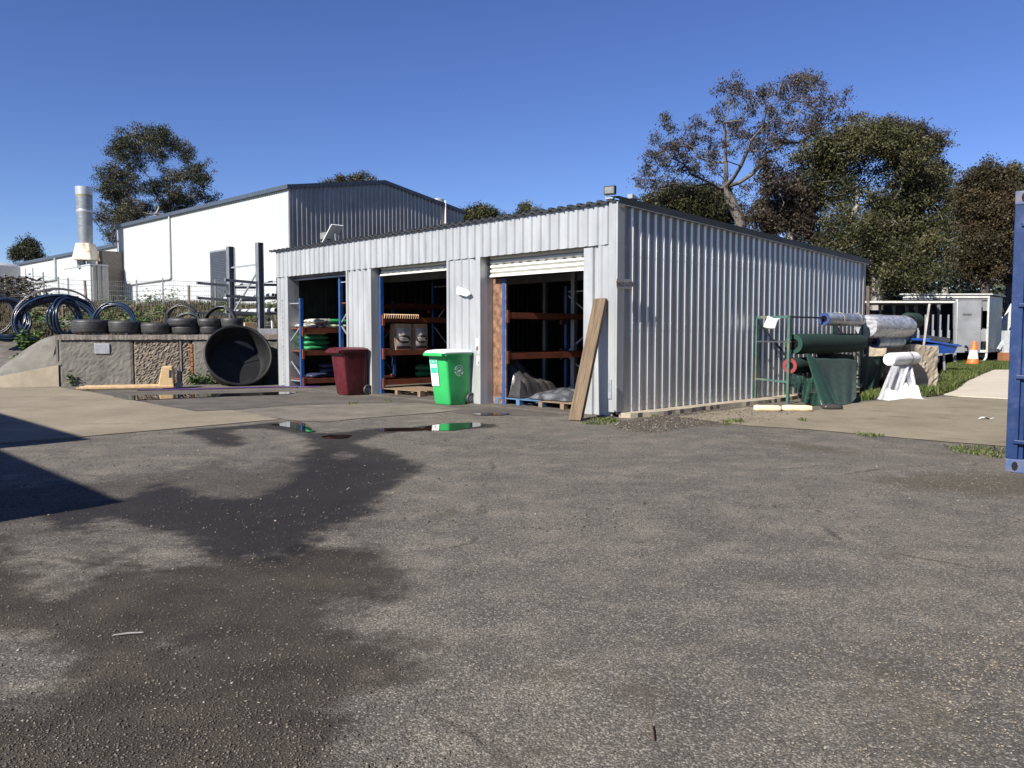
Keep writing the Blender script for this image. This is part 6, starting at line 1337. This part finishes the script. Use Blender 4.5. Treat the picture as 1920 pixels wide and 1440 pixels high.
def blades(name, pts, h, m, parent=None, kind='stuff', lab=None, wd=.012, lean=.5):
    n = len(pts); P = np.array(pts); a = rng.uniform(0, 6.283, n); hh = h * rng.uniform(.4, 1.2, n); ln = lean * hh * rng.uniform(0, 1, n)
    s = np.stack([-np.sin(a), np.cos(a), np.zeros(n)], 1) * wd * rng.uniform(.6, 1.4, n)[:, None]; tip = P + np.stack([np.cos(a) * ln, np.sin(a) * ln, hh], 1); midp = P + np.stack([np.cos(a) * ln * .3, np.sin(a) * ln * .3, hh * .55], 1)
    v = np.stack([P - s, P + s, midp + s * .8, tip, midp - s * .8], 1).reshape(-1, 3)
    me = bpy.data.meshes.new(name); me.vertices.add(5 * n); me.vertices.foreach_set('co', v.ravel()); me.loops.add(5 * n); me.loops.foreach_set('vertex_index', np.arange(5 * n)); me.polygons.add(n)
    me.polygons.foreach_set('loop_start', np.arange(0, 5 * n, 5)); me.polygons.foreach_set('loop_total', np.full(n, 5)); me.update(calc_edges=True)
    at_ = me.attributes.new('tone', 'FLOAT', 'FACE'); at_.data.foreach_set('value', np.clip(rng.normal(.45, .25, n), 0, 1).astype(np.float32)); me.materials.append(M[m])
    o = bpy.data.objects.new(name, me); COL.objects.link(o)
    if parent: o.parent = parent
    if kind: o['kind'] = kind
    if lab: o['label'] = lab
    return o
def fill_poly(poly, n, clump=0.0, seed=1):
    P = np.array(poly); lo, hi = P.min(0), P.max(0); out = []; g = np.random.default_rng(seed)
    while len(out) < n:
        q = g.uniform(lo, hi, (n * 2, 2)); d = sdist(q, poly); q = q[d > 0]
        if clump: w_ = .5 + .5 * np.sin(q[:, 0] * 3.1 + 1) * np.sin(q[:, 1] * 2.7) + .3 * np.sin(q[:, 0] * 7) * np.sin(q[:, 1] * 8); q = q[g.uniform(0, 1, len(q)) < np.clip(w_ + (1 - clump), 0, 1)]
        out += q.tolist()
    return out[:n]
gr = gp([(1758, 735), (1763, 712), (1775, 690), (1800, 682), (1890, 684), (1990, 690), (1900, 694), (1862, 694), (1812, 716), (1790, 733), (1768, 741), (1735, 745), (1715, 735)])
sheet('grass_soil', gr, .022, M['shrub'] if False else 'gravel_strip', .05, .5)
blades('grass', [(x, y, .02) for x, y in fill_poly(gr, 34000, .5)], .17, 'grass', lab='green grass round the traffic cone and concrete block', wd=.008)
g2 = gp([(1625, 742), (1650, 738), (1655, 744), (1640, 750), (1610, 752)]); blades('grass', [(x, y, .01) for x, y in fill_poly(g2, 900, .6, 2)], .14, 'grass', lab='thin grass at the foot of the fabric racks')
g3 = gp([(1625, 735), (1705, 733), (1705, 728), (1630, 727)]); blades('grass', [(x, y, .01) for x, y in fill_poly(g3, 900, .3, 9)], .35, 'dry_grass', lab='tall dry grass against the pale block behind the racks')
pts = []
for poly, n in (([(1085, 790), (1110, 785), (1150, 786), (1165, 792), (1130, 798), (1095, 797)], 700), ([(1350, 790), (1390, 788), (1400, 796), (1360, 799)], 260), ([(1215, 778), (1235, 778), (1228, 784)], 60), ([(655, 757), (672, 755), (668, 760), (650, 760)], 60), ([(720, 752), (735, 751), (732, 755)], 50), ([(1490, 788), (1512, 787), (1512, 792)], 60), ([(1600, 812), (1660, 818), (1640, 822), (1600, 817)], 160), ([(1760, 835), (1885, 842), (1880, 862), (1790, 850)], 500), ([(1240, 772), (1290, 768), (1290, 774), (1250, 778)], 120)): pts += [(x, y, .01) for x, y in fill_poly(gp(poly), n, .85, n)]
blades('short_grass', pts, .035, 'grass', lab='short grass and moss in the cracks of the yard', wd=.0045, lean=1.2)
# bank vegetation
pts = []; lf = []; r = random.Random(21)
for i in range(48000):
    px = r.uniform(-60, 530); b_ = 2.2 + 24 * r.random() ** 1.0; O2 = TW(0, b_, 0); d = ray(px, 600); t__ = (O2 - Vector((0, 0, H))).dot(WN) / d.dot(WN); X, Y2 = d.x * t__, d.y * t__
    if math.sin(X * 1.3) * math.sin(Y2 * .9 + 1) + r.random() * 1.3 > .35 and not (px < 45 and b_ < 6): pts.append((X, Y2, bank_h(X, Y2) - .02))
blades('dry_grass', pts, .27, 'dry_grass', lab='dry brown and olive grass covering the bank', wd=.012)
for i in range(46):
    px = r.choice([r.uniform(150, 320), r.uniform(200, 310), r.uniform(60, 140), r.uniform(400, 520)]); b_ = r.uniform(7, 26); d = ray(px, 600); t__ = (TW(0, b_, 0) - Vector((0, 0, H))).dot(WN) / d.dot(WN); X, Y2 = d.x * t__, d.y * t__; z = bank_h(X, Y2); s = r.uniform(.3, .75)
    for k in range(int(260 * s)): lf.append((X + r.gauss(0, .5 * s), Y2 + r.gauss(0, .4 * s), z + abs(r.gauss(0, .45 * s))))
leaf_obj('bank_weeds', lf, .13, 'shrub', None, .1, kind='stuff', ratio=.5)['label'] = 'bushy green weeds growing over the bank'
def weed(lab, p, h, w_, n, m='shrub', ls=.12, grp='weeds along the foot of the wall'):
    t = thing('weed', lab, 'weed', p, 0, grp); c = []; mb = MB(); r = random.Random(int(abs(p.x) * 100))
    for k in range(max(4, n // 14)):
        a = r.uniform(0, 6.28); e = Vector((math.cos(a) * w_ * r.random(), math.sin(a) * w_ * r.random(), h * r.uniform(.5, 1))); mb.tube([(0, 0, 0), e * .5 + Vector((0, 0, h * .1)), e], [.008, .006, .003], 4)
        for j in range(14): f = r.uniform(.3, 1.05); c.append(tuple(e * f + Vector((r.gauss(0, .05), r.gauss(0, .05), r.gauss(0, .04)))))
    leaf_obj('leaf', c, ls, m, t, .2, ratio=.45); mb.build('stem', m, t)
pw_ = Vector((-13.0, 21.6, .35)); 
weed('leafy green weed bush growing at the top of the ramp wing', at(57, 668, 21.9), .75, .45, 320, ls=.16, grp=None)
weed('low leafy weed trailing down beside the ramp wing', at(38, 690, 21.4), .45, .40, 160, ls=.13, grp=None)
for px, lab in ((140, 'grassy tuft against the wall below the metal plate'), (362, 'broad leafy weed beside the rust streak'), (376, 'small leafy weed right of the rust streak'), (397, 'leafy weed at the left foot of the black trough'), (497, 'little green weed at the right foot of the black trough')):
    p = G(px, 724 - (px - 110) * .012); weed(lab, p + Vector((0, -.1, 0)), .30 if px != 140 else .34, .16, 70, ls=.09)
# loose stones and chips
def scatter_stones(name, pts, sizes, m, lab, flat=.6):
    n = len(pts); pts = np.array(pts); base = np.array([(1, 0, 0), (0, 1, 0), (-1, 0, 0), (0, -1, 0), (0, 0, 1), (0, 0, -1)], float)
    v = base[None] * rng.uniform(.6, 1.3, (n, 6, 1)) + rng.normal(0, .15, (n, 6, 3)); a = rng.uniform(0, 6.28, n); c, s = np.cos(a), np.sin(a)
    x = v[:, :, 0] * c[:, None] - v[:, :, 1] * s[:, None]; y = v[:, :, 0] * s[:, None] + v[:, :, 1] * c[:, None]; v = np.stack([x, y, v[:, :, 2] * flat], 2) * sizes[:, None, None] + np.column_stack([pts, sizes * flat * .5])[:, None, :]
    F_ = np.array([(0, 1, 4), (1, 2, 4), (2, 3, 4), (3, 0, 4), (1, 0, 5), (2, 1, 5), (3, 2, 5), (0, 3, 5)]); f = (F_[None] + 6 * np.arange(n)[:, None, None]).reshape(-1)
    me = bpy.data.meshes.new(name); me.vertices.add(6 * n); me.vertices.foreach_set('co', v.reshape(-1)); me.loops.add(24 * n); me.loops.foreach_set('vertex_index', f); me.polygons.add(8 * n)
    me.polygons.foreach_set('loop_start', np.arange(0, 24 * n, 3)); me.polygons.foreach_set('loop_total', np.full(8 * n, 3)); me.update(calc_edges=True)
    at_ = me.attributes.new('tone', 'FLOAT', 'FACE'); at_.data.foreach_set('value', np.repeat(np.clip(rng.beta(1.6, 3.5, n), 0, 1), 8).astype(np.float32)); me.materials.append(M[m]); o = bpy.data.objects.new(name, me); COL.objects.link(o); o['kind'] = 'stuff'; o['label'] = lab; return o
def view_pts(n, y0, y1, seed, pw=1.0):
    g = np.random.default_rng(seed); py = g.uniform(y0, y1, n); px = g.uniform(-30, 1950, n); return np.array([tuple(G(a, b).xy) for a, b in zip(px, py)])
P = view_pts(30000, 870, 1470, 5); d = sdist(P, BROWN); keep = rng.uniform(0, 1, len(P)) < np.where(d > .05, .9, np.where(d > -.4, .3, .14)); P = P[keep]
scatter_stones('loose_gravel', P, .0035 + .009 * rng.beta(1.1, 7, len(P)), 'stone', 'loose gravel strewn over the brown part of the yard')
P = view_pts(9000, 775, 1000, 6); P = P[rng.uniform(0, 1, len(P)) < .22]; scatter_stones('scattered_grit', P, .007 + .010 * rng.beta(1.2, 5, len(P)), 'stone', 'pale grit scattered over the yard')
g = np.array(fill_poly(gp([(1150, 792), (1260, 776), (1420, 766), (1500, 772), (1430, 792), (1300, 800), (1240, 812), (1160, 808)]), 2600, .2, 8)); scatter_stones('pebble_patch', g, .010 + .02 * rng.beta(1.3, 4, len(g)), 'stone', 'pebbles along the foot of the ribbed side wall')
P = np.concatenate([view_pts(9000, 800, 1460, 7), np.array(fill_poly(gp([(1480, 1230), (1640, 1190), (1990, 1160), (1990, 1470), (1560, 1470), (1650, 1360)]), 900, .9, 31)), np.array(fill_poly(gp([(1600, 885), (1900, 880), (1900, 935), (1620, 925)]), 500, .8, 32))]); px = P[:, 0] / np.maximum(P[:, 1], .1); keep = rng.uniform(0, 1, len(P)) < np.clip(.02 + .5 * px, .01, .3); keep[9000:] = True; P = P[keep]; n = len(P)
a = rng.uniform(0, 6.28, n); ln = rng.uniform(.003, .006, n) + .010 * rng.beta(1, 4, n); pts3 = np.column_stack([P, np.full(n, .006)]); dd3 = np.stack([np.cos(a), np.sin(a), np.zeros(n)], 1); ss3 = np.stack([-np.sin(a), np.cos(a), np.zeros(n)], 1)
v = np.stack([pts3 - dd3 * ln[:, None] * .5, pts3 + ss3 * ln[:, None] * .14, pts3 + dd3 * ln[:, None] * .5, pts3 - ss3 * ln[:, None] * .14], 1); tp3 = v.copy(); tp3[:, :, 2] += .003; vv = np.concatenate([v, tp3], 1).reshape(-1, 3)
mb = MB(); mb.v = [tuple(q) for q in vv]; mb.f = [tuple(8 * i + j for j in f) for i in range(n) for f in ((4, 5, 6, 7), (0, 1, 5, 4), (1, 2, 6, 5), (2, 3, 7, 6), (3, 0, 4, 7))]; mb.m = [0] * len(mb.f); o = mb.build('wood_chips', 'chip'); at_ = o.data.attributes.new('tone', 'FLOAT', 'FACE'); at_.data.foreach_set('value', np.repeat(rng.uniform(0, 1, n), 5).astype(np.float32)); tag(o, 'pale straw and wood chips scattered on the right of the yard', kind='stuff')
p = G(1225, 1377); mb = MB(); mb.tube([p + Vector((.0, .045, .008)), p + Vector((-.003, .0, .011)), p + Vector((-.008, -.05, .008))], [.006, .005, .004], 7); tag(mb.build('twig', 'plank', smooth=True), 'short brown twig on the asphalt near the bottom of the photo', 'twig')
p = G(240, 1192); mb = MB(); mb.tube([p + Vector((-.06, -.012, .008)), p + Vector((0, .004, .010)), p + Vector((.06, .02, .008))], [.003, .005, .003], 7); tag(mb.build('twig', 'bark_pale', smooth=True), 'pale thin stick on the brown gravel at lower left', 'twig')
p = G(1850, 787); mb = MB(); mb.add([(p.x - .14, p.y, .012), (p.x - .03, p.y - .05, .05), (p.x + .05, p.y - .02, .015), (p.x + .15, p.y + .02, .03), (p.x + .04, p.y + .07, .012), (p.x - .06, p.y + .05, .04)], [(0, 1, 5), (1, 2, 4, 5), (2, 3, 4)]); tag(mb.build('litter', 'white'), 'scrap of white litter on the concrete left of the container', 'litter')
